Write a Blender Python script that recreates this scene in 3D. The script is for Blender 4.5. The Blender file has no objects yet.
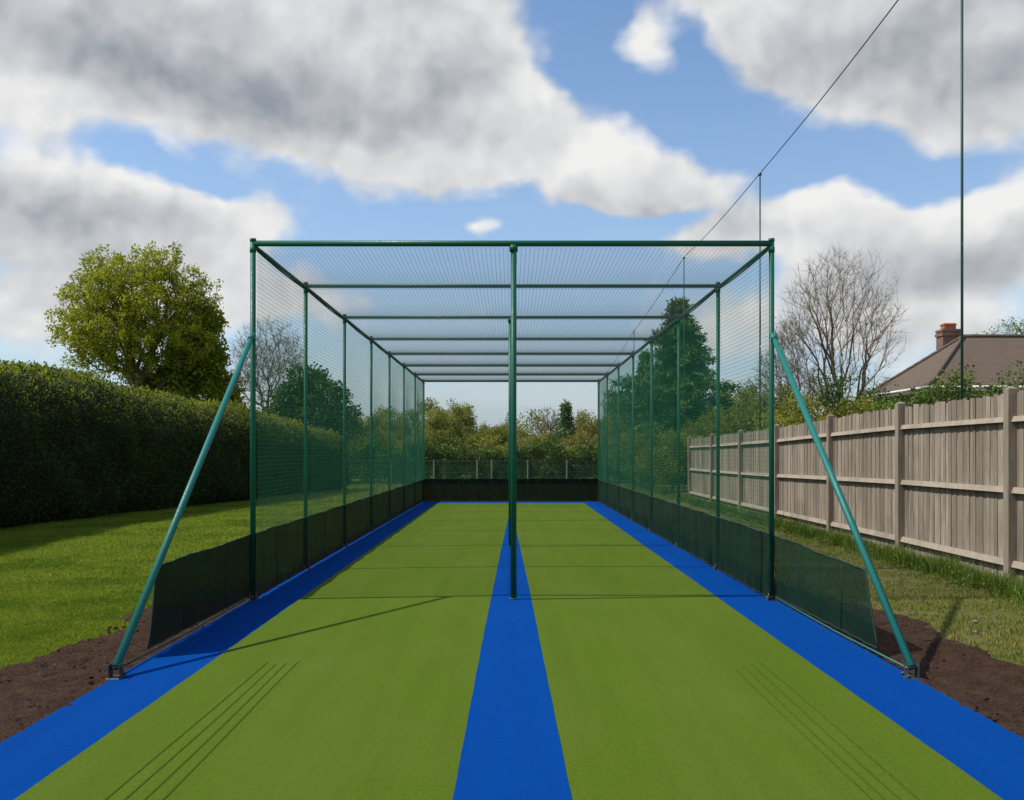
import bpy, math, random
import numpy as np
from mathutils import Vector
random.seed(7)
RNG = np.random.default_rng(11)
scn = bpy.context.scene
COL = scn.collection
pi = math.pi
F, CX, HY, EYE = 950.0, 510.5, 451.0, 1.685       # focal length in px, vanishing point, eye height

def X_at(px, Y): return (px - CX) / F * Y
def Z_at(py, Y): return EYE + (HY - py) / F * Y

# ------------------------------------------------------------------ object helpers
def tag(o, label=None, cat=None, group=None, kind=None):
    if label: o['label'] = label
    if cat: o['category'] = cat
    if group: o['group'] = group
    if kind: o['kind'] = kind
    return o
def empty(name, loc, label, cat, group=None):
    o = bpy.data.objects.new(name, None); COL.objects.link(o)
    o.location = loc; o.empty_display_size = .2
    return tag(o, label, cat, group)
def link_mesh(name, me, mat, parent=None, loc=None):
    o = bpy.data.objects.new(name, me); COL.objects.link(o)
    if mat: me.materials.append(mat)
    if parent is not None: o.parent = parent
    if loc is not None: o.location = loc
    return o
def np_mesh(name, V, Fa, smooth=False):
    """V (n,3), Fa (m,k) -> mesh with faces of k corners"""
    V = np.asarray(V, dtype=np.float32); Fa = np.asarray(Fa, dtype=np.int32)
    m, k = Fa.shape
    me = bpy.data.meshes.new(name)
    me.vertices.add(len(V)); me.vertices.foreach_set('co', V.ravel())
    me.loops.add(m * k); me.loops.foreach_set('vertex_index', Fa.ravel())
    me.polygons.add(m)
    me.polygons.foreach_set('loop_start', np.arange(m, dtype=np.int32) * k)
    me.polygons.foreach_set('loop_total', np.full(m, k, dtype=np.int32))
    if smooth: me.polygons.foreach_set('use_smooth', np.ones(m, dtype=bool))
    me.update(calc_edges=True); me.validate()
    return me

class MB:
    """collects shapes and links them as one mesh object"""
    def __init__(s): s.v = []; s.f = []; s.sm = []
    def add(s, vs, fs, smooth=False):
        n = len(s.v); s.v += [tuple(v) for v in vs]
        s.f += [tuple(i + n for i in f) for f in fs]; s.sm += [smooth] * len(fs); return s
    def box(s, x0, x1, y0, y1, z0, z1, bev=0.0):
        if bev > 0:
            b = bev; vs = []
            for (z, i) in ((z0, b), (z0 + b, 0), (z1 - b, 0), (z1, b)):
                vs += [(x0+i, y0+i, z), (x1-i, y0+i, z), (x1-i, y1-i, z), (x0+i, y1-i, z)]
            fs = [(3, 2, 1, 0), (12, 13, 14, 15)]
            for k in range(3):
                for j in range(4):
                    a = k*4+j; c = k*4+(j+1) % 4
                    fs.append((a, c, c+4, a+4))
            return s.add(vs, fs)
        vs = [(x0,y0,z0),(x1,y0,z0),(x1,y1,z0),(x0,y1,z0),(x0,y0,z1),(x1,y0,z1),(x1,y1,z1),(x0,y1,z1)]
        return s.add(vs, [(3,2,1,0),(4,5,6,7),(0,1,5,4),(1,2,6,5),(2,3,7,6),(3,0,4,7)])
    def tube(s, pts, r, n=12, caps=True, smooth=True):
        pts = [Vector(p) for p in pts]
        rs = r if isinstance(r, (list, tuple)) else [r]*len(pts)
        vs = []; prev = None
        for i, p in enumerate(pts):
            d = (pts[min(i+1, len(pts)-1)] - pts[max(i-1, 0)]).normalized()
            if prev is None:
                u = d.orthogonal().normalized()
            else:
                u = (prev - d * prev.dot(d)).normalized()
            prev = u; w = d.cross(u)
            for k in range(n):
                a = 2*pi*k/n
                vs.append(p + (u*math.cos(a) + w*math.sin(a))*rs[i])
        fs = []
        for i in range(len(pts)-1):
            for k in range(n):
                a = i*n+k; b = i*n+(k+1) % n
                fs.append((a, b, b+n, a+n))
        s.add(vs, fs, smooth)
        if caps:
            m = len(s.v) - len(vs)
            s.f.append(tuple(m+k for k in reversed(range(n)))); s.sm.append(False)
            s.f.append(tuple(m+(len(pts)-1)*n+k for k in range(n))); s.sm.append(False)
        return s
    def build(s, name, mat, parent=None):
        me = bpy.data.meshes.new(name); me.from_pydata(s.v, [], s.f)
        me.polygons.foreach_set('use_smooth', s.sm); me.update()
        return link_mesh(name, me, mat, parent)

# ------------------------------------------------------------------ material helpers
class NT:
    def __init__(s, nt): s.nt = nt
    def n(s, typ, **kw):
        nd = s.nt.nodes.new(typ)
        for k, v in kw.items():
            if k.startswith('i_'):
                key = k[2:]; key = int(key) if key.isdigit() else key.replace('_', ' ')
                sock = nd.inputs[key]
                if isinstance(v, bpy.types.NodeSocket): s.nt.links.new(v, sock)
                else: sock.default_value = v
            else: setattr(nd, k, v)
        return nd
    def link(s, a, b): s.nt.links.new(a, b)
    def math(s, op, a, b=None, c=None, clamp=False):
        nd = s.nt.nodes.new('ShaderNodeMath'); nd.operation = op; nd.use_clamp = clamp
        for i, v in enumerate((a, b, c)):
            if v is None: continue
            if isinstance(v, bpy.types.NodeSocket): s.nt.links.new(v, nd.inputs[i])
            else: nd.inputs[i].default_value = v
        return nd.outputs[0]
    def mapr(s, v, a, b, c=0., d=1., smooth=True):
        nd = s.nt.nodes.new('ShaderNodeMapRange'); nd.interpolation_type = 'SMOOTHSTEP' if smooth else 'LINEAR'
        s.nt.links.new(v, nd.inputs['Value'])
        for k, x in zip(('From Min', 'From Max', 'To Min', 'To Max'), (a, b, c, d)): nd.inputs[k].default_value = x
        return nd.outputs[0]
    def mix(s, f, a, b, blend='MIX'):
        nd = s.nt.nodes.new('ShaderNodeMix'); nd.data_type = 'RGBA'; nd.blend_type = blend
        for sock, v in ((nd.inputs[0], f), (nd.inputs[6], a), (nd.inputs[7], b)):
            if isinstance(v, bpy.types.NodeSocket): s.nt.links.new(v, sock)
            elif isinstance(v, (tuple, list)): sock.default_value = (*v[:3], 1)
            else: sock.default_value = v
        return nd.outputs[2]
    def noise(s, vec, scale, detail=4, rough=.55, dist=0.):
        return s.n('ShaderNodeTexNoise', i_Vector=vec, i_Scale=scale, i_Detail=detail, i_Roughness=rough, i_Distortion=dist)
    def mapping(s, vec, loc=(0,0,0), rot=(0,0,0), scale=(1,1,1), typ='POINT'):
        nd = s.nt.nodes.new('ShaderNodeMapping'); nd.vector_type = typ
        s.nt.links.new(vec, nd.inputs[0])
        nd.inputs['Location'].default_value = loc; nd.inputs['Rotation'].default_value = rot; nd.inputs['Scale'].default_value = scale
        return nd.outputs[0]

def mat_new(name):
    m = bpy.data.materials.new(name); m.use_nodes = True
    nt = m.node_tree; b = nt.nodes['Principled BSDF']; T = NT(nt)
    T.bsdf = b; T.out = nt.nodes['Material Output']
    T.pos = nt.nodes.new('ShaderNodeNewGeometry').outputs['Position']
    return m, T
def setb(T, col=None, rough=.6, spec=.5, metal=0.):
    b = T.bsdf
    if col is not None:
        if isinstance(col, bpy.types.NodeSocket): T.link(col, b.inputs['Base Color'])
        else: b.inputs['Base Color'].default_value = (*col, 1)
    if isinstance(rough, bpy.types.NodeSocket): T.link(rough, b.inputs['Roughness'])
    else: b.inputs['Roughness'].default_value = rough
    b.inputs['Specular IOR Level'].default_value = spec
    b.inputs['Metallic'].default_value = metal
def bump(T, h, strength=.5, dist=.01):
    nd = T.n('ShaderNodeBump', i_Strength=strength, i_Distance=dist, i_Height=h)
    T.link(nd.outputs[0], T.bsdf.inputs['Normal']); return nd

def m_paint(name, col, rough=.38, dirt=.25):
    m, T = mat_new(name)
    n1 = T.noise(T.pos, 3.0, 5, .6).outputs[0]; n2 = T.noise(T.pos, 45, 3, .6).outputs[0]
    f = T.mapr(T.math('ADD', T.math('MULTIPLY', n1, .6), T.math('MULTIPLY', n2, .4)), .45, .7)
    c = T.mix(T.math('MULTIPLY', f, dirt), col, tuple(x*.5+.03 for x in col))
    setb(T, c, T.mapr(n2, .3, .7, rough-.06, rough+.15), .32)
    bump(T, n2, .12, .004)
    return m
def m_leaf(name, cols, trans=.35, clump=1.2, rough=.55):
    """cols: three base colours that vary from leaf to leaf and from sprig to sprig"""
    m, T = mat_new(name)
    geo = T.n('ShaderNodeNewGeometry'); r = geo.outputs['Random Per Island']
    n = T.noise(T.pos, clump, 3, .6).outputs[0]
    c = T.mix(r, cols[0], cols[1])
    c = T.mix(T.mapr(n, .42, .66), c, cols[2])
    setb(T, c, rough, .3)
    tr = T.n('ShaderNodeBsdfTranslucent'); T.link(T.mix(.35, c, (.5, .55, .05), 'MULTIPLY'), tr.inputs[0])
    T.link(c, tr.inputs[0])
    mx = T.n('ShaderNodeMixShader', i_0=trans); T.link(T.bsdf.outputs[0], mx.inputs[1]); T.link(tr.outputs[0], mx.inputs[2])
    T.link(mx.outputs[0], T.out.inputs['Surface'])
    return m
def m_bark(name, c0, c1):
    m, T = mat_new(name)
    v = T.mapping(T.pos, scale=(9, 9, 1.6)); n = T.noise(v, 2.5, 5, .65).outputs[0]
    setb(T, T.mix(T.mapr(n, .35, .65), c0, c1), .85, .2); bump(T, n, .7, .03)
    return m

M = {}
M['green_post'] = m_paint('green_post_paint', (.002, .098, .055), .45)
M['teal_brace'] = m_paint('teal_brace_paint', (.010, .150, .128), .42)
M['pole'] = m_paint('pole_paint', (.012, .055, .035), .45)
M['steel'] = m_paint('galvanised_steel', (.10, .105, .10), .5, .5); M['steel'].node_tree.nodes['Principled BSDF'].inputs['Metallic'].default_value = .7
M['rope'] = m_paint('black_rope', (.02, .035, .03), .8)
M['wire'] = m_paint('wire_steel', (.03, .035, .035), .6)
M['net'] = m_paint('net_twine', (.012, .125, .066), .8, .1)
M['end_net'] = m_paint('end_net_twine', (.05, .075, .07), .8, .1)

# woven skirt screen
def skirt_mat(name, col, alpha):
    m, T = mat_new(name)
    v = T.mapping(T.pos, scale=(1, 1, 1))
    w = T.noise(v, 140, 2, .5).outputs[0]; n = T.noise(T.pos, 2.2, 4, .6).outputs[0]
    low = T.n('ShaderNodeSeparateXYZ'); T.link(T.pos, low.inputs[0])
    dirt = T.math('MULTIPLY', T.mapr(low.outputs[2], .28, .0), T.mapr(n, .3, .65))
    c = T.mix(T.mapr(n, .35, .7), col, tuple(x*1.5 for x in col))
    c = T.mix(T.math('MULTIPLY', dirt, .25), c, (.04, .03, .02))
    setb(T, c, .85, .08); bump(T, T.math('ADD', w, T.math('MULTIPLY', n, 3.)), .35, .01)
    tr = T.n('ShaderNodeBsdfTransparent')
    mx = T.n('ShaderNodeMixShader', i_0=alpha); T.link(tr.outputs[0], mx.inputs[1]); T.link(T.bsdf.outputs[0], mx.inputs[2])
    T.link(mx.outputs[0], T.out.inputs['Surface'])
    return m
M['skirt'] = skirt_mat('skirt_screen', (.0025, .018, .011), .93)
M['front_skirt'] = skirt_mat('front_skirt_screen', (.0025, .020, .012), .84); M['dense_skirt'] = skirt_mat('dense_skirt_screen', (.003, .015, .009), .96)
M['skirt_back'] = skirt_mat('back_skirt_screen', (.003, .009, .007), .95)

# artificial turf
def turf_mat(name, c0, c1, sand):
    m, T = mat_new(name)
    fine = T.noise(T.pos, 260, 2, .7).outputs[0]; mid = T.noise(T.pos, 38, 4, .65).outputs[0]
    big = T.noise(T.mapping(T.pos, scale=(1, .45, 1)), 1.1, 5, .62).outputs[0]
    roll = T.noise(T.mapping(T.pos, scale=(3.2, .12, 1)), 1.6, 3, .55).outputs[0]
    c = T.mix(T.mapr(fine, .3, .7), c0, c1)
    c = T.mix(T.mapr(mid, .38, .68, 0, .42), c, tuple(x*.72 for x in c0))
    c = T.mix(T.mapr(big, .38, .7, 0, .30), c, sand)
    c = T.mix(T.mapr(roll, .4, .65, 0, .16), c, tuple(x*.75 for x in c0))
    speck = T.n('ShaderNodeTexVoronoi', i_Vector=T.pos, i_Scale=22., i_Randomness=1.)
    c = T.mix(T.mapr(speck.outputs['Distance'], .035, .05, .35, 0.), c, (.24, .22, .15))
    setb(T, c, .97, .04)
    T.bsdf.inputs['Sheen Weight'].default_value = 0.
    bump(T, T.math('ADD', fine, T.math('MULTIPLY', mid, .8)), .8, .006)
    return m
M['green_turf'] = turf_mat('green_turf', (.070, .118, .010), (.112, .168, .016), (.118, .158, .030))
M['blue_turf'] = turf_mat('blue_turf', (.0003, .044, .235), (.0004, .064, .325), (.002, .066, .28))
M['dark_strip'] = turf_mat('dark_strip_turf', (.055, .096, .009), (.088, .136, .013), (.092, .13, .022))

# ground
def ground_mat():
    m, T = mat_new('lawn_ground')
    sx = T.n('ShaderNodeSeparateXYZ'); T.link(T.pos, sx.inputs[0])
    n1 = T.noise(T.pos, .55, 6, .62).outputs[0]; n2 = T.noise(T.pos, 7, 5, .65).outputs[0]; n3 = T.noise(T.mapping(T.pos, scale=(1, 1, 1)), 60, 3, .7).outputs[0]
    g = T.mix(T.mapr(n1, .38, .62), (.17, .235, .018), (.22, .275, .03))
    g = T.mix(T.mapr(n2, .35, .7, 0, .6), g, (.08, .135, .010))
    g = T.mix(T.mapr(n3, .35, .7, 0, .5), g, (.13, .17, .04))
    d = T.mix(T.mapr(n1, .40, .6), (.12, .125, .03), (.17, .145, .06))
    d = T.mix(T.mapr(n2, .4, .7, 0, .7), d, (.08, .105, .018))
    c = T.mix(T.mapr(sx.outputs[0], 1.0, 3.5), g, d)
    setb(T, c, .95, .15); bump(T, T.math('ADD', n3, T.math('MULTIPLY', n2, 1.5)), .9, .03)
    return m
M['lawn'] = ground_mat()
def soil_mat():
    m, T = mat_new('soil')
    n1 = T.noise(T.pos, 5, 6, .7).outputs[0]; n2 = T.noise(T.pos, 48, 4, .7).outputs[0]
    c = T.mix(T.mapr(n1, .35, .65), (.036, .0185, .0105), (.070, .037, .021))
    c = T.mix(T.mapr(n2, .45, .75, 0, .7), c, (.105, .066, .043))
    c = T.mix(T.mapr(n2, .5, .25, 0, .6), c, (.02, .011, .007))
    setb(T, c, .95, .15); bump(T, T.math('ADD', n2, T.math('MULTIPLY', n1, 2)), 1., .03)
    return m
M['soil'] = soil_mat()
m, T = mat_new('stone'); n = T.noise(T.pos, 30, 4, .6).outputs[0]
setb(T, T.mix(n, (.16, .12, .09), (.36, .31, .26)), .85, .3); bump(T, n, .5, .01); M['stone'] = m

def wood_mat(name, c0, c1, c2):
    m, T = mat_new(name)
    geo = T.n('ShaderNodeNewGeometry'); r = geo.outputs['Random Per Island']
    off = T.n('ShaderNodeCombineXYZ'); T.link(T.math('MULTIPLY', r, 40.), off.inputs[2]); T.link(T.math('MULTIPLY', r, 17.), off.inputs[1])
    v = T.n('ShaderNodeVectorMath', operation='ADD'); T.link(T.pos, v.inputs[0]); T.link(off.outputs[0], v.inputs[1])
    gr = T.noise(T.mapping(v.outputs[0], scale=(28, 28, 1.3)), 2.2, 6, .65, .4).outputs[0]
    st = T.noise(T.mapping(v.outputs[0], scale=(2, 2, .7)), 1.4, 5, .6).outputs[0]
    c = T.mix(r, c0, c1)
    c = T.mix(T.mapr(gr, .38, .66, 0, .65), c, c2)
    c = T.mix(T.mapr(st, .45, .72, 0, .5), c, tuple(x*.6 for x in c2))
    c = T.mix(T.mapr(T.noise(T.mapping(T.pos, scale=(1, 1, .8)), .9, 4, .6).outputs[0], .5, .72, 0, .35), c, (.10, .105, .07))
    setb(T, c, .85, .2); bump(T, gr, .5, .008)
    return m
M['board'] = wood_mat('weathered_boards', (.215, .178, .135), (.41, .345, .27), (.165, .133, .102))
M['post_wood'] = wood_mat('weathered_posts', (.27, .222, .17), (.32, .265, .20), (.19, .15, .115))
M['rail_wood'] = wood_mat('weathered_rails', (.34, .285, .22), (.39, .33, .255), (.25, .2, .155))

def brick_mat(name, c1, c2, mortar, scale):
    m, T = mat_new(name)
    tc = T.n('ShaderNodeTexCoord')
    sx = T.n('ShaderNodeSeparateXYZ'); T.link(tc.outputs['Object'], sx.inputs[0])
    cb = T.n('ShaderNodeCombineXYZ'); T.link(T.math('ADD', sx.outputs[0], sx.outputs[1]), cb.inputs[0]); T.link(sx.outputs[2], cb.inputs[1])
    b = T.n('ShaderNodeTexBrick', i_Vector=cb.outputs[0], i_Color1=(*c1, 1), i_Color2=(*c2, 1), i_Mortar=(*mortar, 1), i_Scale=scale)
    b.inputs['Mortar Size'].default_value = .012; b.inputs['Brick Width'].default_value = .225; b.inputs['Row Height'].default_value = .075
    n = T.noise(T.pos, 3, 5, .6).outputs[0]
    setb(T, T.mix(T.mapr(n, .35, .7, 0, .5), b.outputs[0], tuple(x*.5 for x in c1)), .9, .2); bump(T, b.outputs[1], -.4, .01)
    return m
M['brick'] = brick_mat('chimney_brick', (.17, .075, .05), (.24, .11, .07), (.22, .2, .17), 1.)
M['wall_brick'] = brick_mat('house_brick', (.20, .12, .085), (.26, .16, .11), (.3, .27, .23), 1.)
m, T = mat_new('roof_tiles'); tc = T.n('ShaderNodeTexCoord')
sx = T.n('ShaderNodeSeparateXYZ'); T.link(tc.outputs['Object'], sx.inputs[0])
cb = T.n('ShaderNodeCombineXYZ'); T.link(T.math('ADD', sx.outputs[0], sx.outputs[1]), cb.inputs[0]); T.link(sx.outputs[2], cb.inputs[1])
b = T.n('ShaderNodeTexBrick', i_Vector=cb.outputs[0], i_Color1=(.13, .098, .078, 1), i_Color2=(.165, .122, .096, 1), i_Mortar=(.085, .065, .053, 1), i_Scale=1.)
b.inputs['Mortar Size'].default_value = .014; b.inputs['Brick Width'].default_value = .17; b.inputs['Row Height'].default_value = .085
n = T.noise(T.pos, 1.6, 6, .65).outputs[0]
setb(T, T.mix(T.mapr(n, .4, .7, 0, .6), b.outputs[0], (.12, .10, .07)), .9, .1); bump(T, b.outputs[1], -.6, .02); M['roof'] = m
M['white'] = m_paint('white_fascia', (.72, .71, .68), .5, .4)
M['terracotta'] = m_paint('terracotta_pot', (.38, .115, .055), .8, .4)
M['concrete'] = m_paint('concrete_post', (.26, .27, .23), .85, .5)
m, T = mat_new('window_glass'); setb(T, (.02, .025, .03), .08, .6); M['glass'] = m

M['oak_leaf'] = m_leaf('oak_leaves', ((.27, .30, .016), (.39, .385, .025), (.21, .26, .016)), .5)
M['dense_leaf'] = m_leaf('dense_leaves', ((.14, .17, .014), (.24, .245, .02), (.10, .14, .013)), .5)
M['mid_leaf'] = m_leaf('mid_leaves', ((.19, .235, .016), (.29, .31, .022), (.14, .19, .015)), .5)
M['dark_leaf'] = m_leaf('dark_leaves', ((.05, .095, .014), (.10, .15, .02), (.04, .08, .013)), .25)
M['shrub_leaf'] = m_leaf('shrub_leaves', ((.08, .14, .015), (.15, .21, .025), (.055, .10, .012)), .3)
M['olive_leaf'] = m_leaf('olive_leaves', ((.26, .27, .04), (.37, .36, .055), (.19, .22, .03)), .5)
M['brown_leaf'] = m_leaf('brown_leaves', ((.24, .235, .05), (.31, .29, .06), (.18, .195, .035)), .5)
M['needle'] = m_leaf('conifer_needles', ((.06, .14, .03), (.13, .22, .04), (.04, .10, .024)), .15)
M['hedge_leaf'] = m_leaf('hedge_leaves', ((.022, .052, .007), (.062, .10, .012), (.018, .038, .006)), .22, 1.0)
M['hedge_top'] = m_leaf('hedge_sunlit_shoots', ((.21, .25, .02), (.33, .34, .035), (.15, .19, .016)), .55, 1.0)  # shoots on the crest; the hedge top's sunlit band is put into this colour
M['grass'] = m_leaf('grass_blades', ((.19, .265, .018), (.29, .345, .036), (.135, .205, .014)), .5, .6)
M['dry_grass'] = m_leaf('dry_grass_blades', ((.19, .215, .032), (.28, .27, .06), (.14, .19, .02)), .3, .8)
M['long_grass'] = m_leaf('long_grass_blades', ((.09, .155, .014), (.17, .23, .03), (.065, .12, .012)), .35, .8)
M['bark'] = m_bark('bark', (.055, .042, .030), (.12, .095, .07))
M['twig'] = m_bark('twig_bark', (.135, .105, .07), (.21, .165, .11))
M['hedge_core'] = m_bark('hedge_inner', (.012, .018, .005), (.028, .034, .010))

# ------------------------------------------------------------------ leaves and trees
def leaf_cloud(C, size, n_each, spread, rng, up=.3, aspect=1.7, droop=0.):
    """diamond shaped leaves scattered round the points C"""
    C = np.repeat(np.asarray(C), n_each, axis=0); N = len(C)
    off = rng.normal(size=(N, 3)); off /= np.linalg.norm(off, axis=1)[:, None] + 1e-9
    off *= (rng.random(N)[:, None] ** .5) * spread
    P = C + off
    d = rng.normal(size=(N, 3)); d[:, 2] -= droop; d /= np.linalg.norm(d, axis=1)[:, None]
    nrm = rng.normal(size=(N, 3)); nrm[:, 2] += up * 2
    s = np.cross(nrm, d); s /= np.linalg.norm(s, axis=1)[:, None] + 1e-9
    k = np.cross(d, s)
    L = size * (.6 + .8 * rng.random(N))[:, None]; W = L / aspect
    V = np.empty((N, 4, 3))
    V[:, 0] = P; V[:, 1] = P + d*L*.5 + s*W*.5 + k*L*.08; V[:, 2] = P + d*L; V[:, 3] = P + d*L*.5 - s*W*.5 + k*L*.08
    Fa = np.arange(N*4).reshape(N, 4)
    return V.reshape(-1, 3), Fa

def skeleton(base, trunk_h, pts, rng, step=.45, kpath=.35, lean=(0, 0), wig=.06):
    """grows limbs from the trunk towards the points in the crown"""
    nodes = [np.array(base, float)]; par = [-1]; path = [0.]
    nseg = max(3, int(trunk_h / .5)); top = np.array(base, float)
    for i in range(nseg):
        t = (i+1)/nseg
        p = np.array(base) + np.array([lean[0]*t + rng.normal()*.04, lean[1]*t + rng.normal()*.04, trunk_h*t])
        nodes.append(p); par.append(len(nodes)-2); path.append(0. if i < nseg*.5 else path[-1]+trunk_h/nseg*.2)
    start = max(1, int(nseg*.5))
    pts = pts[np.argsort(np.linalg.norm(pts - nodes[-1], axis=1))]
    cap = len(nodes) + len(pts)*14
    A = np.zeros((cap, 3)); A[:len(nodes)] = nodes; PA = np.zeros(cap); PA[:len(nodes)] = path
    n = len(nodes); par = par + [0]*(cap-n); term = []
    for p in pts:
        dv = A[start:n] - p
        dist = np.linalg.norm(dv, axis=1)
        pen = np.maximum(0, dv[:, 2]) * .5
        j = int(np.argmin(dist + pen + kpath*PA[start:n])) + start
        a = A[j]; L = np.linalg.norm(p-a); k = max(1, min(12, int(L/step)))
        side = rng.normal(size=3)*L*wig
        prev = j
        for i in range(1, k+1):
            t = i/k
            q = a + (p-a)*t + side*math.sin(pi*t) + np.array([0, 0, 1])*L*.06*math.sin(pi*t)
            A[n] = q; par[n] = prev; PA[n] = PA[prev] + L/k; prev = n; n += 1
            if n >= cap-1: break
        term.append(prev)
        if n >= cap-14: break
    return A[:n], np.array(par[:n]), np.array(term)

def limb_mesh(A, par, r_tip, r_base, nside_big=8, split=None, expo=2.3):
    n = len(A); w = np.zeros(n); child = np.zeros(n, int)
    for i in range(1, n): child[par[i]] += 1
    for i in range(n-1, 0, -1):
        if child[i] == 0: w[i] = 1.
        w[par[i]] += w[i]
    r = r_tip * np.maximum(w, 1)**(1/expo)
    r *= 1.0 if r.max() <= 0 else 1
    sc = (r_base - r_tip) / max(r.max() - r_tip, 1e-6)
    r = r_tip + (r - r_tip)*sc
    out = []
    for big in (True, False):
        idx = [i for i in range(1, n) if (r[i] >= split) == big] if split else (range(1, n) if big else [])
        idx = np.array(list(idx), int)
        if len(idx) == 0: out.append(None); continue
        k = nside_big if big else 3
        a = A[par[idx]]; b = A[idx]; ra = r[par[idx]]; ra = np.minimum(ra, r[idx]*1.6); rb = r[idx]
        d = b-a; d /= np.linalg.norm(d, axis=1)[:, None] + 1e-9
        ref = np.tile([[.31, .87, .38]], (len(idx), 1)); u = np.cross(d, ref); u /= np.linalg.norm(u, axis=1)[:, None] + 1e-9; v = np.cross(d, u)
        V = np.empty((len(idx), 2*k, 3)); a = a - d*ra[:, None]*.3
        for q in range(k):
            c, s = math.cos(2*pi*q/k), math.sin(2*pi*q/k)
            V[:, q] = a + (u*c + v*s)*ra[:, None]; V[:, k+q] = b + (u*c + v*s)*rb[:, None]
        base = (np.arange(len(idx))*2*k)[:, None]
        Fs = [base + np.array([[q, (q+1) % k, k+(q+1) % k, k+q]]) for q in range(k)]
        out.append((V.reshape(-1, 3), np.concatenate(Fs)))
    return out

def lobed_points(lobes, n, rng, shell=.55):
    """points through a union of ellipsoids, denser towards the outside"""
    vol = np.array([l[3]*l[4]*l[5] for l in lobes])**.8; cnt = np.maximum(3, (vol/vol.sum()*n).astype(int))
    P = []
    for l, c in zip(lobes, cnt):
        d = rng.normal(size=(c, 3)); d /= np.linalg.norm(d, axis=1)[:, None]
        rr = rng.random(c)**(1/3) if shell < .3 else (shell + (1-shell)*rng.random(c)) * (rng.random(c)**.2)
        P.append(np.array(l[:3]) + d*rr[:, None]*np.array(l[3:6]))
    return np.concatenate(P)

def auto_lobes(w, h0, h1, rng, n=9, dep=None, frac=.42):
    """bumpy crown: a core ellipsoid with smaller lobes round it, width w, from h0 to h1"""
    dep = dep or w; cz = (h0+h1)/2; hz = (h1-h0)/2
    L = [(0, 0, cz, w*.33, dep*.33, hz*.72)]
    for i in range(n):
        a = 2*pi*i*.618 + rng.random(); zz = -0.75 + 1.6*(i+.5)/n
        rad = math.sqrt(max(.05, 1-zz*zz*.85))
        s = frac*(.75+.5*rng.random())
        L.append((math.cos(a)*w*.5*rad*(1-s*.75), math.sin(a)*dep*.5*rad*(1-s*.75), cz+zz*hz*(1-s*.6), w*.5*s, dep*.5*s, hz*s*.9))
    return L

def tree(name, label, cat, X, Y, trunk_h, lobes, npts, leafmat=None, leaf=.14, each=12, spread=.4, r_base=.22,
         r_tip=.012, seed=1, bark='bark', group=None, twigmat=None, kpath=.35, shell=.55, split=.035, lean=(0, 0)):
    rng = np.random.default_rng(seed)
    root = empty(name, (X, Y, 0), label, cat, group)
    pts = lobed_points(lobes, npts, rng, shell)
    pts = pts[pts[:, 2] > .15]
    A, par, term = skeleton((0, 0, -.1), trunk_h, pts, rng, kpath=kpath, lean=lean, wig=.06 if leafmat else .03)
    if leafmat:
        big, _ = limb_mesh(A, par, r_tip, r_base)
        link_mesh('trunk', np_mesh('trunk', *big, smooth=True), M[bark], root)
        V, Fa = leaf_cloud(A[term], leaf, each, spread, rng)
        k = V.reshape(-1, 4, 3)[:, :, 2].min(axis=1) > .02; V = V.reshape(-1, 4, 3)[k].reshape(-1, 3)
        link_mesh('crown', np_mesh('crown', V, np.arange(len(V)).reshape(-1, 4)), M[leafmat], root)
    else:
        big, small = limb_mesh(A, par, r_tip, r_base, split=split)
        link_mesh('trunk', np_mesh('trunk', *big, smooth=True), M[bark], root)
        # fine twigs at the tips
        t = A[term]; pr = A[par[term]]; d = t-pr; d /= np.linalg.norm(d, axis=1)[:, None]+1e-9
        K = each; T0 = np.repeat(t, K, axis=0); D = np.repeat(d, K, axis=0) + rng.normal(size=(len(T0), 3))*.55; D[:, 2] += .25
        D /= np.linalg.norm(D, axis=1)[:, None]; Ln = (spread*(.4+.9*rng.random(len(T0))))[:, None]
        s = np.cross(D, rng.normal(size=D.shape)); s /= np.linalg.norm(s, axis=1)[:, None]+1e-9; s2 = np.cross(D, s)
        V = np.empty((len(T0), 4, 3)); w = r_tip*.75
        V[:, 0] = T0 + s*w; V[:, 1] = T0 - s*w*.5 + s2*w*.87; V[:, 2] = T0 - s*w*.5 - s2*w*.87; V[:, 3] = T0 + D*Ln
        b = (np.arange(len(T0))*4)[:, None]
        Ft = np.concatenate([b+np.array([[0, 1, 3, 3]]), b+np.array([[1, 2, 3, 3]]), b+np.array([[2, 0, 3, 3]])])
        V1, F1 = small
        Vt = V.reshape(-1, 3); allV = np.concatenate([V1, Vt])
        me = bpy.data.meshes.new('crown')
        faces = [tuple(f) for f in F1.tolist()] + [tuple(f[:3]) for f in (Ft+len(V1)).tolist()]
        me.from_pydata(allV.tolist(), [], faces); me.update()
        link_mesh('crown', me, M[twigmat or 'twig'], root)
    return root

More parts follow.
